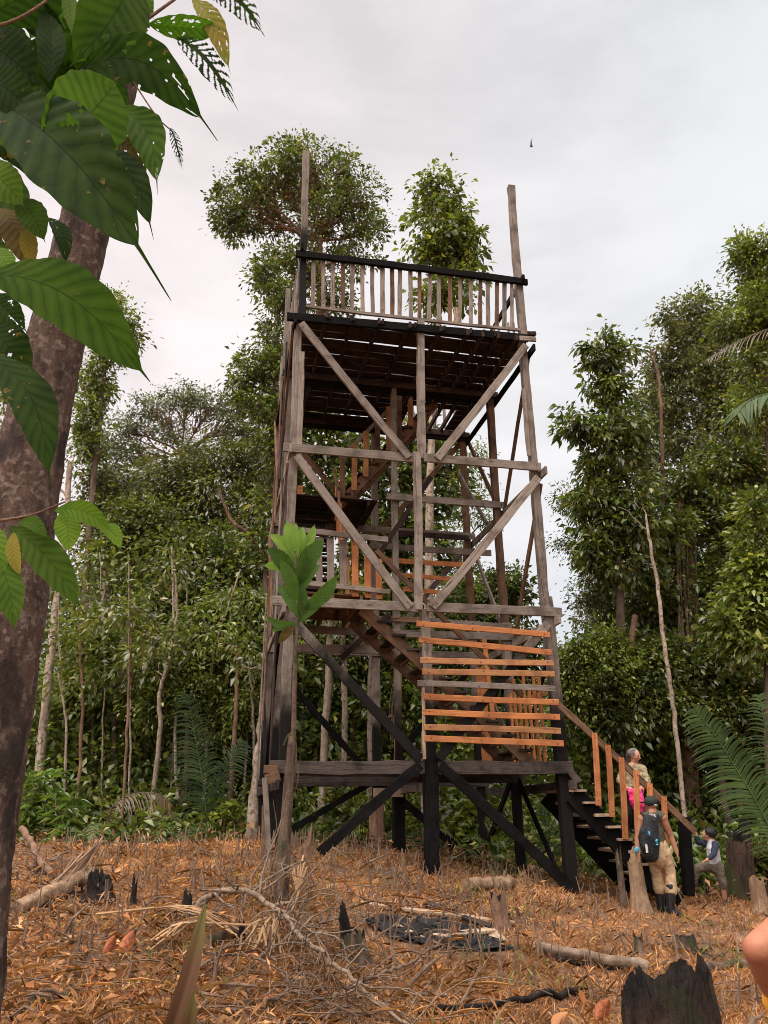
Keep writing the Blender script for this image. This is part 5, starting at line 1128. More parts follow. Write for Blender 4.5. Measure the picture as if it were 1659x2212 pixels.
# ------------------------------------------------------------------ fallen pale branch with many twigs
def dead_branch(label, pts, r0, r1, ntw, seed, tl=(.4, 1.3), mat='twig_bark', name='fallen_branch'):
    R = np.random.default_rng(seed); P = smooth_path([G(x, y)+tz*h for x, y, h in pts], 8); P[1:-1] += R.normal(size=(len(P)-2, 3))*.012; mb = MB()
    rr = np.linspace(r0, r1, len(P)); tube_geo(mb, P, rr, 9, rough=.15)
    for k in range(ntw):
        j = R.integers(2, len(P)); d = R.normal(size=3); d[2] = abs(d[2])*.45+.05; d = nrm(d)+(P[-1]-P[0])/np.linalg.norm(P[-1]-P[0])*.5; L = R.uniform(*tl); Q = [P[j]]
        cur = P[j].copy(); dd = nrm(d)
        for s in range(5):
            dd = nrm(dd+R.normal(size=3)*.28-np.array([0, 0, .07*s])); cur = cur+dd*L/5; cur[2] = max(cur[2], float(gz(cur[0], cur[1]))+.015); Q.append(cur.copy())
        r = min(rr[j]*.5, .016); tube_geo(mb, Q, np.linspace(r, .0035, 6), 5, cap=False)
        for m_ in range(R.integers(1, 4)):
            q = Q[R.integers(1, 5)]; d2 = nrm(dd+R.normal(size=3)*.8); L2 = L*R.uniform(.2, .5); q2 = [q, q+d2*L2*.5+R.normal(size=3)*.03, q+d2*L2]
            for p in q2: p[2] = max(p[2], float(gz(p[0], p[1]))+.01)
            tube_geo(mb, q2, [.006, .005, .0025], 4, cap=False)
    c = P[0]; return tag(mb.build(name, M[mat], loc=(c[0], c[1], float(gz(c[0], c[1]))), smooth=True), label, 'branch')
dead_branch('long pale fallen branch arching over the litter with a tangle of bare twigs', [(395, 1985, .02), (450, 1975, .18), (530, 1990, .28), (600, 2035, .28), (650, 2090, .25), (720, 2140, .2), (800, 2200, .15), (900, 2260, .1)], .036, .012, 34, 3, mat='branch_bark')
dead_branch('thin grey branch forking to the right in front of the burnt patch', [(720, 2190, .1), (790, 2170, .18), (870, 2150, .22), (930, 2110, .22), (980, 2060, .2)], .018, .008, 14, 4, (.2, .7))
dead_branch('thin arching twig left of the sapling stem', [(520, 1985, .05), (555, 1940, .35), (600, 1930, .45), (650, 1950, .25), (665, 1990, .03)], .014, .008, 8, 5, (.2, .6))
dead_branch('bare brushwood heap at the bottom centre', [(560, 2190, .05), (640, 2180, .12), (720, 2215, .12), (800, 2230, .1)], .014, .008, 24, 6, (.3, 1.))
dead_branch('scattered brushwood under the arching fallen branch', [(420, 2100, .05), (520, 2090, .12), (600, 2130, .12), (640, 2180, .1)], .014, .006, 22, 7, (.3, .9))
dead_branch('twiggy branch lying left of the burnt hollow stump', [(560, 2080, .05), (640, 2050, .15), (700, 2040, .2), (740, 2030, .25)], .016, .008, 26, 8, (.25, .8))
dead_branch('bare upright twigs beside the burnt patch', [(965, 2075, .02), (985, 2060, .3), (1010, 2040, .5)], .010, .005, 6, 9, (.2, .5))
dead_branch('dry sticks lying at the right behind the large rotten stump', [(1420, 2040, .02), (1480, 2060, .05), (1560, 2080, .03)], .012, .006, 10, 10, (.2, .5), 'stump_bark')
dead_branch('small dead sapling leaning at the left edge of the clearing', [(60, 1900, .02), (100, 1880, .1), (150, 1860, .15)], .03, .012, 14, 12, (.2, .6))
# ------------------------------------------------------------------ dead palm fans, spear leaf, dry leaf clump
def dead_fan(label, px, py, n, L, spread, az, seed, tilt=.25, W=.02, mat='straw', name='dead_palm_leaf'):
    R = np.random.default_rng(seed); b = G(px, py)+tz*.2; mb = MB()
    for k in range(n):
        a = az+spread*(k/(n-1)-.5)+R.normal()*.03; l = L*R.uniform(.75, 1.1); Q = []
        for s in range(6):
            f = s/5; x = b[0]+math.cos(a)*l*f; y = b[1]+math.sin(a)*l*f; z = b[2]+tilt*l*math.sin(math.pi*f*.7)*.6-.26*f*f; x += R.normal()*.03*f; y += R.normal()*.03*f; z += R.normal()*.025*f; Q.append(np.array([x, y, max(z, float(gz(x, y))+.02+.02*R.random())]))
        for i in range(5):
            w = W*(.75+.35*math.sin(math.pi*(i+.5)/5.2))
            beam_geo(mb, Q[i], Q[i+1]+(Q[i+1]-Q[i])*.02, w, .006, np.array([R.normal()*.2, R.normal()*.2, 1]), jit=.002, ch=.001)
    tube_geo(mb, [b-np.array([math.cos(az), math.sin(az), .1])*.6, b], [.014, .012], 6)
    g = float(gz(b[0], b[1])); tag(mb.build(name, M[mat], loc=(b[0], b[1], g)), label, 'palm leaf')
dead_fan('straw-coloured dead palm fan spread on the litter facing the viewer', 590, 2035, 15, .55, .75, -1.7, 1, W=.022)
dead_fan('half-closed dry palm fan left of the straw-coloured fan', 440, 2045, 12, .5, .55, -2.75, 2)
dead_fan('dead palm leaf with upright stiff ribs beyond the fallen branch', 640, 1985, 8, .5, .9, 1.6, 4, 1.6, .016)
dead_fan('long dry palm leaf lying flat in the middle of the litter', 330, 2010, 9, .9, .35, -.12, 5, .1, .02)
dead_fan('clump of curled dry leaves at the foot of the thick broken stump', 1625, 1925, 16, .36, 4.5, -1.6, 7, .9, .035)
spear = empty('spear_leaf', tuple(G(380, 2300))); tag(spear, 'tall withered spear-shaped leaves going from brown to green in the bottom foreground', 'plant')
m, t = newmat('spear_leaf'); uv = t('TexCoord', 2); pos = t('NewGeometry', 0); gr = t.noise(t.mapping(uv, (3, 14, 1)), 1., 4, .6)
sx = t('SeparateXYZ', 0, i0=uv)
finish(m, t, t('BsdfPrincipled', Base_Color=t.mix(t.rng(t.math('ADD', sx, t.math('MULTIPLY', t.math('SUBTRACT', gr, .5), .9)), .6, .9), t.mix(gr, (.07, .032, .016), (.2, .095, .04)), t.mix(gr, (.07, .085, .018), (.2, .14, .03))), Roughness=.6))
YG = float(G(380, 2300)[1])
for i, (b, t_, w, y1) in enumerate((((325, 2330), (447, 1932), 40, YG-.1), ((345, 2330), (425, 2010), 22, YG+.15), ((372, 2330), (420, 2135), 38, YG-.2), ((360, 2330), (402, 2070), 18, YG+.05))):
    leaf_blade('leaf', spear, b, t_, w, YG, y1, 'spear_leaf', .04, seed=120+i, tail=.04, fold=.5, nv=1)
# ------------------------------------------------------------------ dry grass, litter, twigs: uncountable cover of the clearing
def cover():
    def spread(n, y0, y1, k=1.):
        y = y0+(y1-y0)*rng.random(n)**k; x = rng.uniform(-1, 1, n)*(y*.62+.8); return x, y
    n = 330000; x, y = spread(n, 4.6, 17.5, 1.15)
    m1 = np.sin(x*1.3+y*.9+1)*.5+np.sin(x*2.9-y*1.7)*.3+np.sin(x*.6+2)*.3; keep = rng.random(n) < np.clip(.75+.8*m1, .16, 1)*np.where(((x-3.6)/1.4)**2+((y-11.2)/1.2)**2 < 1, .35, 1)*np.where((x < -.8) & (y < 9.5), .5, 1)
    c = G(935, 2018); keep &= ((x-c[0])/.9)**2+((y-c[1])/.75)**2 > 1
    x, y = x[keep], y[keep]; n = len(x); nt = 7000; tx, ty = spread(nt, 4.6, 17.2, 1.1); pick = rng.integers(0, nt, n); tuft = (rng.random(n) < .3)
    ox = rng.normal(size=n)*.045; oy = rng.normal(size=n)*.045; xt, yt = tx[pick]+ox, ty[pick]+oy; okt = ((xt-c[0])/.9)**2+((yt-c[1])/.75)**2 > 1; tuft &= okt; x = np.where(tuft, xt, x); y = np.where(tuft, yt, y); z = gz(x, y)-.01; P = np.stack([x, y, z], 1); D = rng.normal(size=(n, 3))*[.75, .75, .25]; D[:, 2] += np.where(rng.random(n) < .33, .12, 1.)
    L = rng.uniform(.035, .13, n)*np.where(rng.random(n) < .08, 1.9, 1.); N = rdir(n); D[:, 0] += np.where(tuft, ox*9, 0); D[:, 1] += np.where(tuft, oy*9, 0); D[:, 2] += np.where(tuft, .5, 0); L = np.where(tuft, L*1.25, L); V, F = leaf_arr(P, D, N, L, rng.uniform(.004, .0095, n), .3, .25)
    tag(add_obj('dry_grass', np_mesh('dry_grass', V, F), M['grass_dry']), None, None, None, 'stuff')
    n = 9000; x, y = spread(n, 4.6, 16.5, 1.); g = (np.sin(x*1.7+y)*np.sin(y*1.3-x*.5)) > .45; g &= rng.random(n) < np.where(x > 0, .8, .35); x, y = x[g], y[g]; n = len(x)
    D = rng.normal(size=(n, 3))*[.4, .4, .1]; D[:, 2] += .9; V, F = leaf_arr(np.stack([x, y, gz(x, y)], 1), D, rdir(n), rng.uniform(.06, .2, n), rng.uniform(.01, .02, n), .3, .1)
    tag(add_obj('green_sprouts', np_mesh('green_sprouts', V, F), M['grass_green']), None, None, None, 'stuff')
    n = 26000; x, y = spread(n, 4.6, 15.5, 1.1); left = np.clip((.6-x)/2.2, .0, 1)*np.clip((11.-y)/3., .08, 1)
    k = rng.random(n) < np.maximum(left, np.where(y < 7.6, .22, .05)); k &= ((x-c[0])/.8)**2+((y-c[1])/.65)**2 > 1; x, y = x[k], y[k]; n = len(x)
    P = np.stack([x, y, gz(x, y)+rng.uniform(.005, .07, n)], 1); D = rng.normal(size=(n, 3))*[1, 1, .35]; N = rng.normal(size=(n, 3))*.75; N[:, 2] += .8
    L = rng.uniform(.04, .17, n); V, F = leaf_arr(P, D, N, L, L*rng.uniform(.12, .42, n), rng.uniform(-.35, .5, n)[:, None], .15)
    tag(add_obj('leaf_litter', np_mesh('leaf_litter', V, F, smooth=False), M['litter_leaf']), None, None, None, 'stuff')
    n = 420; x = rng.uniform(-5.2, .8, n); y = rng.uniform(5.5, 11.5, n); P = np.stack([x, y, gz(x, y)+rng.uniform(.02, .16, n)], 1); az = rng.normal(.4, 1.1, n); D = np.stack([np.cos(az), np.sin(az)*.8, rng.normal(size=n)*.18], 1); L = rng.uniform(.12, .5, n)
    V, F = leaf_arr(P, D, rdir(n)*.5+[0, 0, 1], L, rng.uniform(.008, .022, n), .25, .1); tag(add_obj('dry_palm_strips', np_mesh('dry_palm_strips', V, F), M['litter_leaf']), None, None, None, 'stuff')
    mb = MB(); n = 2600; x, y = spread(n, 4.8, 15, 1.1)
    for i in range(n):
        if rng.random() > (1. if x[i] < .6 and y[i] < 11.5 else .25): continue
        p = np.array([x[i], y[i], float(gz(x[i], y[i]))+.015]); d = rng.normal(size=3)*[1, 1, .3]; L = rng.uniform(.12, .6); d = nrm(d)*L; d[2] = abs(d[2])*.7
        q = p+d*.5+rng.normal(size=3)*.03; e = p+d; r = rng.uniform(.0025, .008) if rng.random() < .9 else rng.uniform(.01, .022); tube_geo(mb, [p, q, e], [r, r*.9, r*.5], 4 if r < .009 else 6, cap=r > .009)
    for i in range(950):
        xx = rng.normal(-1.2, 2.6) if i % 3 else rng.uniform(-5, 5); yy = rng.uniform(8.0, 14.5); p = np.array([xx, yy, float(gz(xx, yy))-.02]); d = np.array([rng.normal()*.05, rng.normal()*.05, rng.uniform(.08, .35)]); r = rng.uniform(.006, .018); tube_geo(mb, [p, p+d], [r, r*.6], 5)
    tag(mb.build('twig_litter', M['twig_bark']), None, None, None, 'stuff')
cover()
plain('rust_leaf', (.34, .10, .035), .7, .5, 30, .4)
def big_dead_leaves():
    V = []
    for i, (x, y, L, lab) in enumerate(((255, 2065, .2, 'large curled rust-red dead leaf on the litter at the left'), (1290, 2215, .2, 'upright orange-brown dead leaf left of the large rotten stump'), (222, 2068, .17, 'dull orange dead leaf beside the rust-red leaf'), (1095, 2052, .18, 'pair of pale heart-shaped dead leaves right of the burnt patch'), (420, 2108, .16, 'small bright red-brown leaf standing by the rotten log'), (975, 2030, .14, 'orange leaf lying on the burnt patch'), (1200, 2235, .2, 'dry brown leaf at the bottom right of centre'))):
        p = G(x, y)+tz*.03; d = rdir(1)[0]; d[2] = abs(d[2])*.7+.3; d = nrm(d); s = nrm(np.cross(d, [0.3, 1, .2])); n = np.cross(s, d); mb = MB(); P = []; F = []
        for a in range(9):
            f = a/8; w = L*.3*math.sin(math.pi*min(1, f*.96+.02))**.7
            for b in range(5):
                q = b/2-1; P.append(p+d*L*f+s*w*q+n*(abs(q)*w*.7-.2*L*f*f))
        F = [(a*5+b, (a+1)*5+b, (a+1)*5+b+1, a*5+b+1) for a in range(8) for b in range(4)]; mb.add(P, F)
        tag(mb.build('dead_leaf', M['rust_leaf' if 'r' in lab[:14] and ('red' in lab or 'rust' in lab or 'orange' in lab) else 'litter_leaf'], loc=tuple(p-tz*.03), smooth=True), lab, 'leaf')
big_dead_leaves()
# a small bird high in the sky
def bird():
    c = at(1147, 313, 30); mb = MB(); tube_geo(mb, [c+np.array([-.04, 0, -.16]), c+np.array([-.01, 0, -.05]), c+np.array([.02, 0, .08]), c+np.array([.05, 0, .18])], [.012, .045, .04, .008], 10)
    for sg in (-1, 1):
        w = [c, c+np.array([.05+.1*sg, .12*sg, .05]), c+np.array([.06+.02*sg, .3*sg, .16]), c+np.array([-.02, .1*sg, -.04])]; mb.add(w+[p-tz*.012 for p in w], [(0, 1, 2, 3), (7, 6, 5, 4), (0, 4, 5, 1), (1, 5, 6, 2), (2, 6, 7, 3), (3, 7, 4, 0)])
    tag(mb.build('bird', M['bird_black'], loc=tuple(c), smooth=True), 'tiny dark bird flying in the grey sky right of the tower top', 'bird')
bird()
# ------------------------------------------------------------------ people: one fused surface per body, clothing laid over it
def sph(mb, c, r, n=14, sc=(1, 1, 1), R=None):
    V = []; k = n//2
    for i in range(k+1):
        th = math.pi*i/k
        for j in range(n):
            a = 2*math.pi*j/n; p = np.array([math.sin(th)*math.cos(a), math.sin(th)*math.sin(a), math.cos(th)])*r*np.array(sc); V.append(np.asarray(c)+(R @ p if R is not None else p))
    mb.add(V, [(i*n+j, (i+1)*n+j, (i+1)*n+(j+1) % n, i*n+(j+1) % n) for i in range(k) for j in range(n)])
def chain(mb, pts, radii, n=14, flat=None):
    P = [np.asarray(p, float) for p in pts]
    for i in range(len(P)-1):
        d = P[i+1]-P[i]; L = np.linalg.norm(d); d = d/(L+1e-9); s = nrm(np.cross(d, [0.13, .9, .4] if abs(d[2]) > .5 else [0, 0, 1.])); q = np.cross(d, s)
        if flat is not None:
            f = np.asarray(flat[0]); q = nrm(f-d*np.dot(f, d)); s = np.cross(q, d)
        V = []; kq = 1. if flat is None else flat[1]
        for k in range(7):
            u = k/6; r = radii[i]*(1-u)+radii[i+1]*u
            for j in range(n): a = 2*math.pi*j/n; V.append(P[i]+d*L*u+s*math.cos(a)*r+q*math.sin(a)*r*kq)
        o = len(V); V += [P[i], P[i+1]]
        F = [(k*n+j, k*n+(j+1) % n, (k+1)*n+(j+1) % n, (k+1)*n+j) for k in range(6) for j in range(n)]+[(j, o, (j+1) % n) for j in range(n)]+[(6*n+(j+1) % n, o+1, 6*n+j) for j in range(n)]
        mb.add(V, F)
    if flat is None:
        for p, r in zip(P, radii): sph(mb, p, r, n)
    else:
        for p, r in zip(P, radii):
            f = nrm(flat[0]); a = nrm(np.cross(f, [0, 0, 1.])); R = np.stack([a, f, np.cross(a, f)], 1); sph(mb, p, r, n, (1, flat[1], 1), R)
def fuse(mb, name, mat, vox, parent=None, loc=None, sm=3, wr=0., wsc=9., seed=1):
    me = bpy.data.meshes.new('raw'); me.from_pydata(mb.V, [], mb.F); me.update(); o = bpy.data.objects.new('raw', me); COL.objects.link(o)
    md = o.modifiers.new('r', 'REMESH'); md.mode = 'VOXEL'; md.voxel_size = vox
    s = o.modifiers.new('s', 'SMOOTH'); s.factor = .5; s.iterations = sm
    dg = bpy.context.evaluated_depsgraph_get(); e = o.evaluated_get(dg); m2 = bpy.data.meshes.new_from_object(e); bpy.data.objects.remove(o); bpy.data.meshes.remove(me)
    m2.name = name; m2.materials.clear()
    if wr:
        nm = [v.normal.copy() for v in m2.vertices]
        for v, q in zip(m2.vertices, nm):
            p = v.co; v.co = p+q*wr*(mnoise.noise(Vector((p.x*wsc, p.y*wsc, p.z*wsc*.8+seed)))+.5*mnoise.noise(Vector((p.x*wsc*2.3, p.y*wsc*2.3, p.z*wsc*2.8+seed))))
    m2.polygons.foreach_set('use_smooth', np.ones(len(m2.polygons), bool))
    return add_obj(name, m2, M[mat] if isinstance(mat, str) else mat, parent, loc)
def hand(mb, wrist, d, palmn, L=.18, curl=.5, thumb=1):
    """palm, four unequal bent fingers and a side thumb; d = pointing direction, palmn = palm normal"""
    d = nrm(d); n = nrm(np.asarray(palmn)-d*np.dot(palmn, d)); s = np.cross(d, n); w = np.asarray(wrist)
    k = L/.18; pc = w+d*.05*k
    chain(mb, [w, w+d*.085*k], [.026*k, .036*k], 10, (n, .45))
    for i, (o, ln) in enumerate(((-.030, .062), (-.010, .075), (.011, .078), (.030, .066))):
        b = w+d*.085*k+s*o*k*-thumb; a = curl*(.8+.15*i); e1 = b+(d*math.cos(a*.5)+n*math.sin(a*.5))*ln*.5*k; e2 = e1+(d*math.cos(a*1.3)+n*math.sin(a*1.3))*ln*.33*k; e3 = e2+(d*math.cos(a*2.)+n*math.sin(a*2.))*ln*.24*k
        chain(mb, [b-d*.01, e1, e2, e3], [.0095*k, .009*k, .0082*k, .007*k], 8)
    tb = w+d*.03*k+s*.028*k*thumb; t1 = tb+(d*.6+s*.75*thumb+n*.25)*.04*k; t2 = t1+(d*.9+s*.25*thumb+n*.4)*.032*k
    chain(mb, [tb, t1, t2], [.013*k, .0105*k, .008*k], 8)
def head(mb, c, fwd, r, up=(0, 0, 1), face=True):
    """skull, jaw, nose, brow, lips and ears"""
    f = nrm(fwd); u = nrm(np.asarray(up)-f*np.dot(up, f)); s = np.cross(f, u); R = np.stack([s, f, u], 1); c = np.asarray(c)
    sph(mb, c+u*.15*r-f*.08*r, r, 18, (.80, .98, .95), R); sph(mb, c-u*.42*r+f*.22*r, r*.62, 16, (.88, .9, .95), R); sph(mb, c-u*.72*r+f*.5*r, r*.26, 10, (1, 1, .8), R)
    if face:
        chain(mb, [c+f*.86*r+u*.16*r, c+f*1.08*r-u*.18*r], [.09*r, .15*r], 8)
        for g in (-1, 1):
            sph(mb, c+f*.76*r+u*.22*r+s*.3*r*g, r*.2, 10, (1.2, .6, .5), R); sph(mb, c+f*.72*r-u*.2*r+s*.38*r*g, r*.22, 10, (1, .7, .8), R)
        chain(mb, [c+f*.83*r-u*.46*r-s*.2*r, c+f*.9*r-u*.45*r, c+f*.83*r-u*.46*r+s*.2*r], [.06*r, .08*r, .06*r], 8)
    for g in (-1, 1): sph(mb, c+s*.8*r*g-f*.05*r-u*.02*r, r*.26, 10, (.35, .75, 1.1), R)
    return c, f, u, s
def eyes(parent, c, f, u, s, r):
    for g in (-1, 1):
        mb = MB(); sph(mb, c+f*.83*r+u*.1*r+s*.3*r*g, r*.1, 8); mb.build('eye', M['eye_dark'], parent, smooth=True)
def gp(x, y, Y, h=0): return at(x, y, Y)
# ---- man with the backpack, seen from behind
YM = 13.1; A_ = lambda x, y, d=0.: at(x, y, YM+d)
ft = A_(1440, 1974); man = empty('person', (ft[0], ft[1], float(gz(ft[0], ft[1])))); tag(man, 'person in a sleeveless olive shirt, khaki trousers and rubber boots facing the stairs', 'person')
zoff = float(gz(ft[0], ft[1]))-ft[2]
MZ = np.array([0, 0, zoff*.5])
fm = nrm([-.55, .8, .05])
nk = A_(1411, 1757); pel = A_(1424, 1842); chest = A_(1411, 1790, .03); shL = A_(1387, 1770, .05); shR = A_(1431, 1767, -.02)
elL = A_(1377, 1812, .05); wrL = A_(1377, 1842, -.02); elR = A_(1449, 1806, .0); wrR = A_(1462, 1842, -.05)
hpL = A_(1414, 1846, .02); hpR = A_(1432, 1844, 0); knL = A_(1426, 1890, .1); knR = A_(1444, 1888, .02); anL = A_(1428, 1955, .16); anR = A_(1447, 1963, .0)
hd = A_(1405, 1737, .02)
mb = MB(); c, f, u, s = head(mb, hd, nrm([-.45, .85, .12]), .108)
chain(mb, [nk, hd-tz*.05], [.062, .06]); chain(mb, [nk-tz*.02, chest, pel], [.11, .17, .165], 16, (fm, .68))
chain(mb, [nk, shL], [.07, .075]); chain(mb, [nk, shR], [.07, .075])
chain(mb, [shL, elL, wrL], [.068, .048, .032]); chain(mb, [shR, elR, wrR], [.068, .05, .033])
hand(mb, wrL, nrm([.05, -.1, -1]), nrm([1, .2, 0]), .18, .5, 1); hand(mb, wrR, nrm([.12, -.1, -1]), nrm([-1, .3, 0]), .18, .5, -1)
chain(mb, [hpL, knL, anL], [.1, .065, .05]); chain(mb, [hpR, knR, anR], [.1, .065, .05])
body = fuse(mb, 'body', 'skin_tan', .012, man)
eyes(body, c, f, u, s, .108)
mb = MB(); sph(mb, hd+tz*.035-f*.01, .116, 18, (.92, 1.02, .8)); chain(mb, [hd+tz*.02+f*.08, hd+f*.19+tz*.005], [.05, .07], 12, (tz, .2)); cap = fuse(mb, 'cap', 'cap_cloth', .012, man)
mk = MB(); beam_geo(mk, hd-f*.112+tz*.0+s*.03, hd-f*.112+tz*.0-s*.03, .016, .012, -f); mk.build('cap_badge', M['white_trim'], cap)
mb = MB(); chain(mb, [nk-tz*.05, chest, pel+tz*.03], [.125, .19, .182], 16, (fm, .7)); chain(mb, [nk-tz*.015, shL+(nk-shL)*.3], [.08, .085]); chain(mb, [nk-tz*.015, shR+(nk-shR)*.3], [.08, .085])
shirt = fuse(mb, 'shirt', 'olive_cloth', .014, man, wr=.016, sm=2)
mk = MB()
for k, q in enumerate((-.055, -.02, .02, .05)): beam_geo(mk, A_(1404+k*3.4, 1758, -.13)+tz*.0, A_(1404+k*3.4+(1 if k % 2 else 0), 1765, -.13), .018, .01, -fm)
mk.build('shirt_print', M['white_trim'], shirt)
mb = MB(); chain(mb, [pel+tz*.06, pel-tz*.04], [.182, .19], 16, (fm, .74)); chain(mb, [hpL-fm*.0+np.array([-.03, 0, 0]), knL+np.array([-.045, 0, 0]), A_(1424, 1922, .13)], [.115, .085, .088]); chain(mb, [hpR+np.array([.02, 0, 0]), knR+np.array([.03, 0, 0]), A_(1449, 1924, -.02)], [.115, .085, .088])
fuse(mb, 'trousers', 'khaki_cloth', .012, man, wr=.012, wsc=8, sm=2)
for kn, an, toe in ((A_(1424, 1912, .13), A_(1427, 1957, .14), 0), (A_(1449, 1914, -.02), A_(1449, 1963, -.02), 0)):
    mb = MB(); an2 = an+MZ*0; chain(mb, [kn, an2], [.078, .062]); ty = an2+nrm(np.array([.28, -.14, -.10]))*.0; chain(mb, [an2-tz*.03, an2-tz*.05+np.array([.13, .02, -.035])], [.06, .045]); fuse(mb, 'boot', 'rubber', .011, man)
mb = MB(); chain(mb, [wrL+tz*.03, wrL+tz*.045], [.042, .042]); fuse(mb, 'bracelet', 'blue_trim', .01, man)
# backpack
bpC = A_(1403, 1805, -.20); bp = empty('backpack', tuple(A_(1403, 1853, -.2))); tag(bp, 'bulging black backpack with blue tags worn by the person in the olive shirt', 'backpack')
mb = MB(); chain(mb, [A_(1405, 1779, -.17), A_(1402, 1812, -.2), A_(1404, 1838, -.2)], [.13, .185, .165], 16, (fm, .72)); chain(mb, [A_(1392, 1800, -.28), A_(1396, 1830, -.29)], [.1, .11], 14, (fm, .6))
bag = fuse(mb, 'bag', 'black_cloth', .014, bp, wr=.016, wsc=11, sm=2)
for (x0, x1, sh) in ((1398, 1388, shL), (1415, 1426, shR)):
    mb = MB(); chain(mb, [A_(x0, 1778, -.2), A_((x0+x1)/2, 1764, -.1), sh+tz*.085+np.array([0, .02, 0])], [.03, .032, .03], 10, (fm, .5)); fuse(mb, 'strap', 'black_cloth', .01, bp)
for (x, y, d, w_, h_) in ((1418, 1813, -.335, .03, .04), (1402, 1796, -.345, .012, .06), (1419, 1820, -.33, .02, .035)):
    mb = MB(); a = A_(x, y, d); beam_geo(mb, a, a-tz*h_, w_, .03, -fm, jit=.01); mb.build('tag', M['blue_trim'], bp)
mb = MB(); beam_geo(mb, A_(1396, 1824, -.39), A_(1398, 1842, -.385), .035, .02, -fm, jit=.006); mb.build('label', M['white_trim'], bp)
# ---- woman coming down the stairs
YW = 14.35; A_ = lambda x, y, d=0.: at(x, y, YW+d)
wf = A_(1368, 1800); wom = empty('person', tuple(wf)); tag(wom, 'person in a tan shirt and patterned headscarf standing on the outer stairs', 'person')
hd = A_(1371, 1633); nk = A_(1369, 1653, .03); shL = A_(1388, 1662); shR = A_(1349, 1660); chest = A_(1369, 1678, .02); pel = A_(1368, 1712, .05)
elR = A_(1339, 1686, -.02); elL = A_(1397, 1689, -.05); wrR = A_(1352, 1700, -.17); wrL = A_(1387, 1699, -.2); fw = nrm([.62, -.72, -.25])
mb = MB(); c, f, u, s = head(mb, hd, fw, .105); chain(mb, [nk, hd], [.055, .055]); chain(mb, [nk-tz*.03, chest, pel], [.1, .155, .165], 16, ((0, -1, 0), .66))
chain(mb, [nk, shL, elL, wrL], [.06, .06, .045, .03]); chain(mb, [nk, shR, elR, wrR], [.06, .06, .045, .03]); hand(mb, wrR, nrm([.6, -.6, -.3]), nrm([.3, .6, -.6]), .165, .9, -1); hand(mb, wrL, nrm([-.5, -.6, -.3]), nrm([-.3, .6, -.6]), .165, .9, 1)
hl = A_(1377, 1718, .03); hr = A_(1359, 1718, .03); chain(mb, [hl, A_(1382, 1755, -.05), A_(1377, 1795, .05)], [.1, .07, .045]); chain(mb, [hr, A_(1360, 1757, .0), A_(1362, 1788, .15)], [.1, .07, .045])
body = fuse(mb, 'body', 'skin_light', .011, wom); eyes(body, c, f, u, s, .105)
mb = MB(); sph(mb, hd+tz*.035-f*.03, .112, 16, (.95, 1.0, .85)); sph(mb, hd-f*.13-tz*.01, .045); chain(mb, [hd-f*.14-tz*.03, hd-f*.17-tz*.09], [.03, .02]); fuse(mb, 'headscarf', 'scarf_cloth', .012, wom, wr=.008, wsc=22)
mb = MB(); chain(mb, [nk-tz*.06, chest, pel+tz*.03], [.12, .175, .185], 16, ((0, -1, 0), .68)); chain(mb, [shL, elL, wrL+(elL-wrL)*.25], [.078, .064, .052]); chain(mb, [shR, elR, wrR+(elR-wrR)*.25], [.078, .064, .052]); chain(mb, [shL, nk-tz*.04, shR], [.08, .08, .08])
fuse(mb, 'shirt', 'tan_shirt', .013, wom, wr=.018, wsc=13, sm=2)
mb = MB(); chain(mb, [pel+tz*.02, pel-tz*.05], [.178, .185], 16, ((0, -1, 0), .72)); chain(mb, [hl, A_(1382, 1755, -.05), A_(1378, 1790, .03)], [.115, .085, .062]); chain(mb, [hr, A_(1360, 1757, .0), A_(1363, 1784, .12)], [.115, .085, .062]); fuse(mb, 'trousers', 'black_cloth', .013, wom, wr=.01)
for a, b in ((A_(1377, 1797, .05), A_(1385, 1802, -.08)), (A_(1362, 1790, .15), A_(1368, 1796, .02))):
    mb = MB(); chain(mb, [a, b], [.055, .042]); fuse(mb, 'shoe', 'rubber', .011, wom)
mb = MB(); chain(mb, [A_(1357, 1704, -.22), A_(1374, 1712, -.26), A_(1390, 1703, -.22)], [.03, .045, .03], 12, ((0, -1, 0), .5))
chain(mb, [A_(1362, 1712, -.24), A_(1366, 1728, -.24), A_(1362, 1741, -.22)], [.05, .055, .012], 12, ((0, -1, 0), .5)); chain(mb, [A_(1378, 1715, -.26), A_(1380, 1735, -.28), A_(1380, 1745, -.27)], [.085, .115, .1], 14, ((0, -1, 0), .55)); chain(mb, [A_(1371, 1714, -.24), A_(1372, 1738, -.25)], [.06, .05], 12, ((0, -1, 0), .5))
b_ = A_(1376, 1755, -.25); tag(fuse(mb, 'pink_bag', 'pink_cloth', .012, None, tuple(b_), wr=.014, wsc=17, sm=2), 'bright pink cloth bag held by the person on the stairs', 'bag')
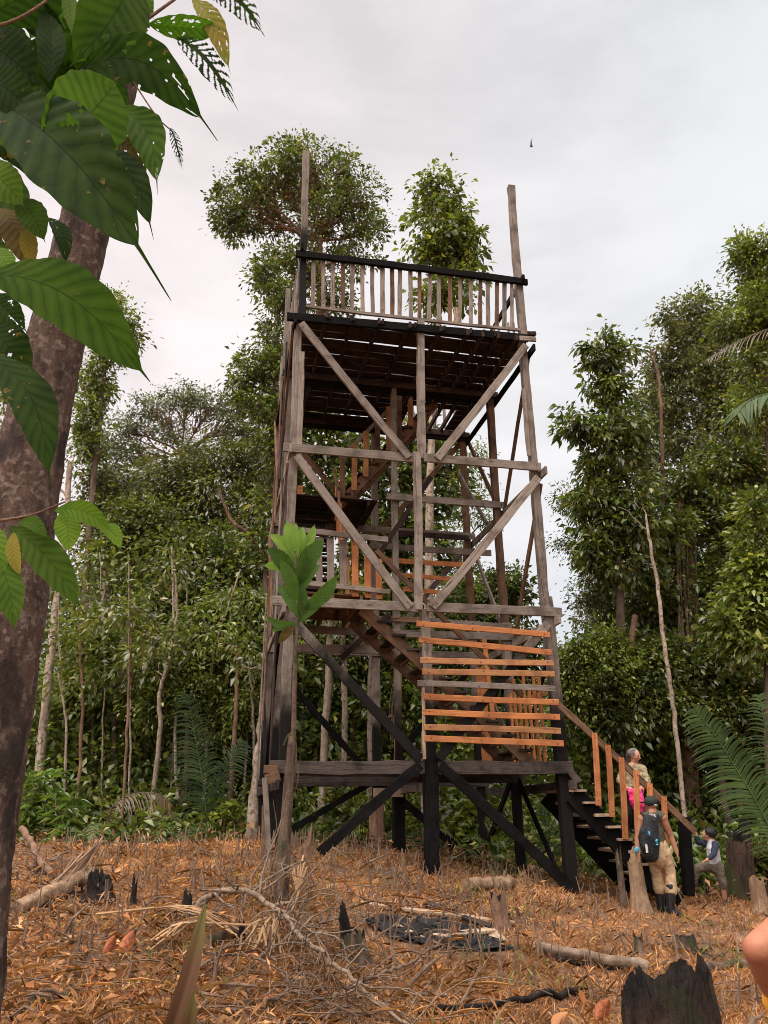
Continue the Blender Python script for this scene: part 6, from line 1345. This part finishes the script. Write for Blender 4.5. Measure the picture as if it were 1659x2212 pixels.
# ---- boy stepping onto the stairs
YB = 14.05; A_ = lambda x, y, d=0.: at(x, y, YB+d)
bf = A_(1567, 1955); boy = empty('person', (bf[0], bf[1], float(gz(bf[0], bf[1])))); tag(boy, 'child in a white and navy baseball shirt stepping up while gripping the handrail end', 'person')
hd = A_(1530, 1804); nk = A_(1536, 1816); shL = A_(1529, 1824, .08); shR = A_(1546, 1825, -.1); chest = A_(1540, 1838); pel = A_(1544, 1866); elL = A_(1508, 1818, .08); wrL = A_(1503, 1800, .05); elR = A_(1541, 1846, -.2); wrR = A_(1527, 1858, -.22)
hl = A_(1540, 1869, .06); hr = A_(1551, 1870, -.05); knL = A_(1506, 1875, .02); anL = A_(1499, 1908, .08); knR = A_(1561, 1908, -.06); anR = A_(1566, 1947, .02)
mb = MB(); c, f, u, s = head(mb, hd, nrm([-.85, .5, .05]), .098); chain(mb, [nk, hd], [.045, .045]); chain(mb, [nk-tz*.02, chest, pel], [.075, .115, .12], 14, ((-.8, .5, 0), .75)); chain(mb, [nk, shL, elL, wrL], [.045, .047, .035, .025]); chain(mb, [nk, shR, elR, wrR], [.045, .047, .035, .025])
hand(mb, wrL, nrm([-.15, .1, 1]), nrm([-1, .1, .2]), .14, .9, 1); hand(mb, wrR, nrm([-.8, .2, -.3]), nrm([-.2, 0, -1]), .14, .6, -1); chain(mb, [hl, knL, anL], [.075, .052, .035]); chain(mb, [hr, knR, anR], [.075, .052, .035])
body = fuse(mb, 'body', 'skin_light', .0105, boy); eyes(body, c, f, u, s, .098)
mb = MB(); sph(mb, hd+tz*.035-f*.028, .103, 16, (.92, 1.0, .9)); fuse(mb, 'hair', 'hair_black', .011, boy, wr=.01, wsc=30)
mb = MB(); chain(mb, [nk-tz*.035, chest, pel+tz*.02], [.09, .133, .138], 14, ((-.8, .5, 0), .77)); fuse(mb, 'shirt', 'light_grey_cloth', .012, boy, wr=.01, wsc=16)
for a, b, c_ in ((shL, elL, wrL), (shR, elR, wrR)): 
    mb = MB(); chain(mb, [a+(nk-a)*.2, a, b, b+(c_-b)*.6], [.058, .06, .048, .04]); fuse(mb, 'sleeve', 'navy_cloth', .011, boy, wr=.008)
mb = MB(); chain(mb, [pel+tz*.02, pel-tz*.03], [.132, .138], 14, ((-.8, .5, 0), .8)); chain(mb, [hl, knL, anL], [.092, .066, .052]); chain(mb, [hr, knR, anR+tz*.1], [.092, .066, .052]); fuse(mb, 'trousers', 'trouser_brown', .012, boy, wr=.012, wsc=16)
for a, d in ((anL, (-.12, .0, -.03)), (anR, (-.03, -.11, -.03))):
    mb = MB(); chain(mb, [a+tz*.12, a-tz*.01], [.05, .045]); chain(mb, [a-tz*.025, a+np.array(d)], [.042, .034]); fuse(mb, 'boot', 'rubber', .011, boy)
# ---- person standing just outside the right edge; only an elbow and a sleeve show
YP = 2.2; A_ = lambda x, y, d=0.: at(x, y, YP+d)
pb = np.array([1.46, 2.32]); near = empty('person', (pb[0], pb[1], float(gz(*pb)))); tag(near, 'person in an orange shirt at the right edge with only a bent elbow showing', 'person')
g = float(gz(*pb)); sh = A_(1738, 1975, .0); el = A_(1636, 2050, -.06); fa = A_(1700, 2190, .25); el2 = np.array([1.8, 2.5, .95])
nkp = np.array([pb[0]+.04, pb[1]+.04, 1.47]); hdp = nkp+np.array([0, .03, .17]); fp_ = nrm([-.2, 1, 0])
mb = MB(); c, f, u, s = head(mb, hdp, fp_, .108); chain(mb, [nkp, hdp], [.058, .055]); chain(mb, [nkp-tz*.04, nkp-tz*.25, nkp-tz*.58], [.11, .165, .165], 16, (fp_, .66))
chain(mb, [nkp-tz*.05, sh, el], [.056, .047, .036]); chain(mb, [el, el+(fa-el)*.35, fa], [.036, .040, .030]); hand(mb, fa, fa-el, nrm([0, 1, 0]), .175, .8, 1)
sh2 = nkp+np.array([.19, .0, -.06]); wr2 = np.array([1.6, 2.6, .85]); chain(mb, [nkp-tz*.05, sh2, el2, wr2], [.06, .06, .046, .032]); hand(mb, wr2, nrm([-.2, 0, -1]), nrm([-1, 0, 0]), .175, .5, 1)
for q in (-.09, .09):
    hp = np.array([pb[0]+q, pb[1], g+.86]); chain(mb, [hp, hp-tz*.42+fp_*.03, hp-tz*.8], [.1, .065, .045])
body = fuse(mb, 'body', 'skin_near', .010, near, sm=4); eyes(body, c, f, u, s, .108)
mb = MB(); sph(mb, hdp+tz*.035-f*.03, .114, 16, (.92, 1., .9)); fuse(mb, 'hair', 'hair_black', .012, near, wr=.008, wsc=30)
mb = MB(); chain(mb, [nkp-tz*.07, nkp-tz*.25, nkp-tz*.62], [.122, .182, .185], 16, (fp_, .7)); chain(mb, [nkp-tz*.06, sh], [.085, .072]); chain(mb, [nkp-tz*.06, sh2, sh2+(el2-sh2)*.5], [.08, .08, .07])
chain(mb, [A_(1685, 2050, .12), A_(1715, 2160, .12)], [.055, .075]); chain(mb, [A_(1700, 2060, .14), nkp-tz*.4], [.08, .1])
fuse(mb, 'shirt', 'orange_cloth', .012, near, wr=.01, wsc=14)
mb = MB(); chain(mb, [np.array([pb[0], pb[1], g+.93]), np.array([pb[0], pb[1], g+.84])], [.18, .18], 16, (fp_, .74))
for q in (-.09, .09):
    hp = np.array([pb[0]+q, pb[1], g+.86]); chain(mb, [hp, hp-tz*.42+fp_*.03, hp-tz*.78], [.115, .085, .075])
fuse(mb, 'trousers', 'black_cloth', .014, near, wr=.01)
for q in (-.09, .09):
    mb = MB(); a = np.array([pb[0]+q, pb[1], g+.07]); chain(mb, [a, a+fp_*.15-tz*.025], [.055, .042]); fuse(mb, 'shoe', 'rubber', .012, near)
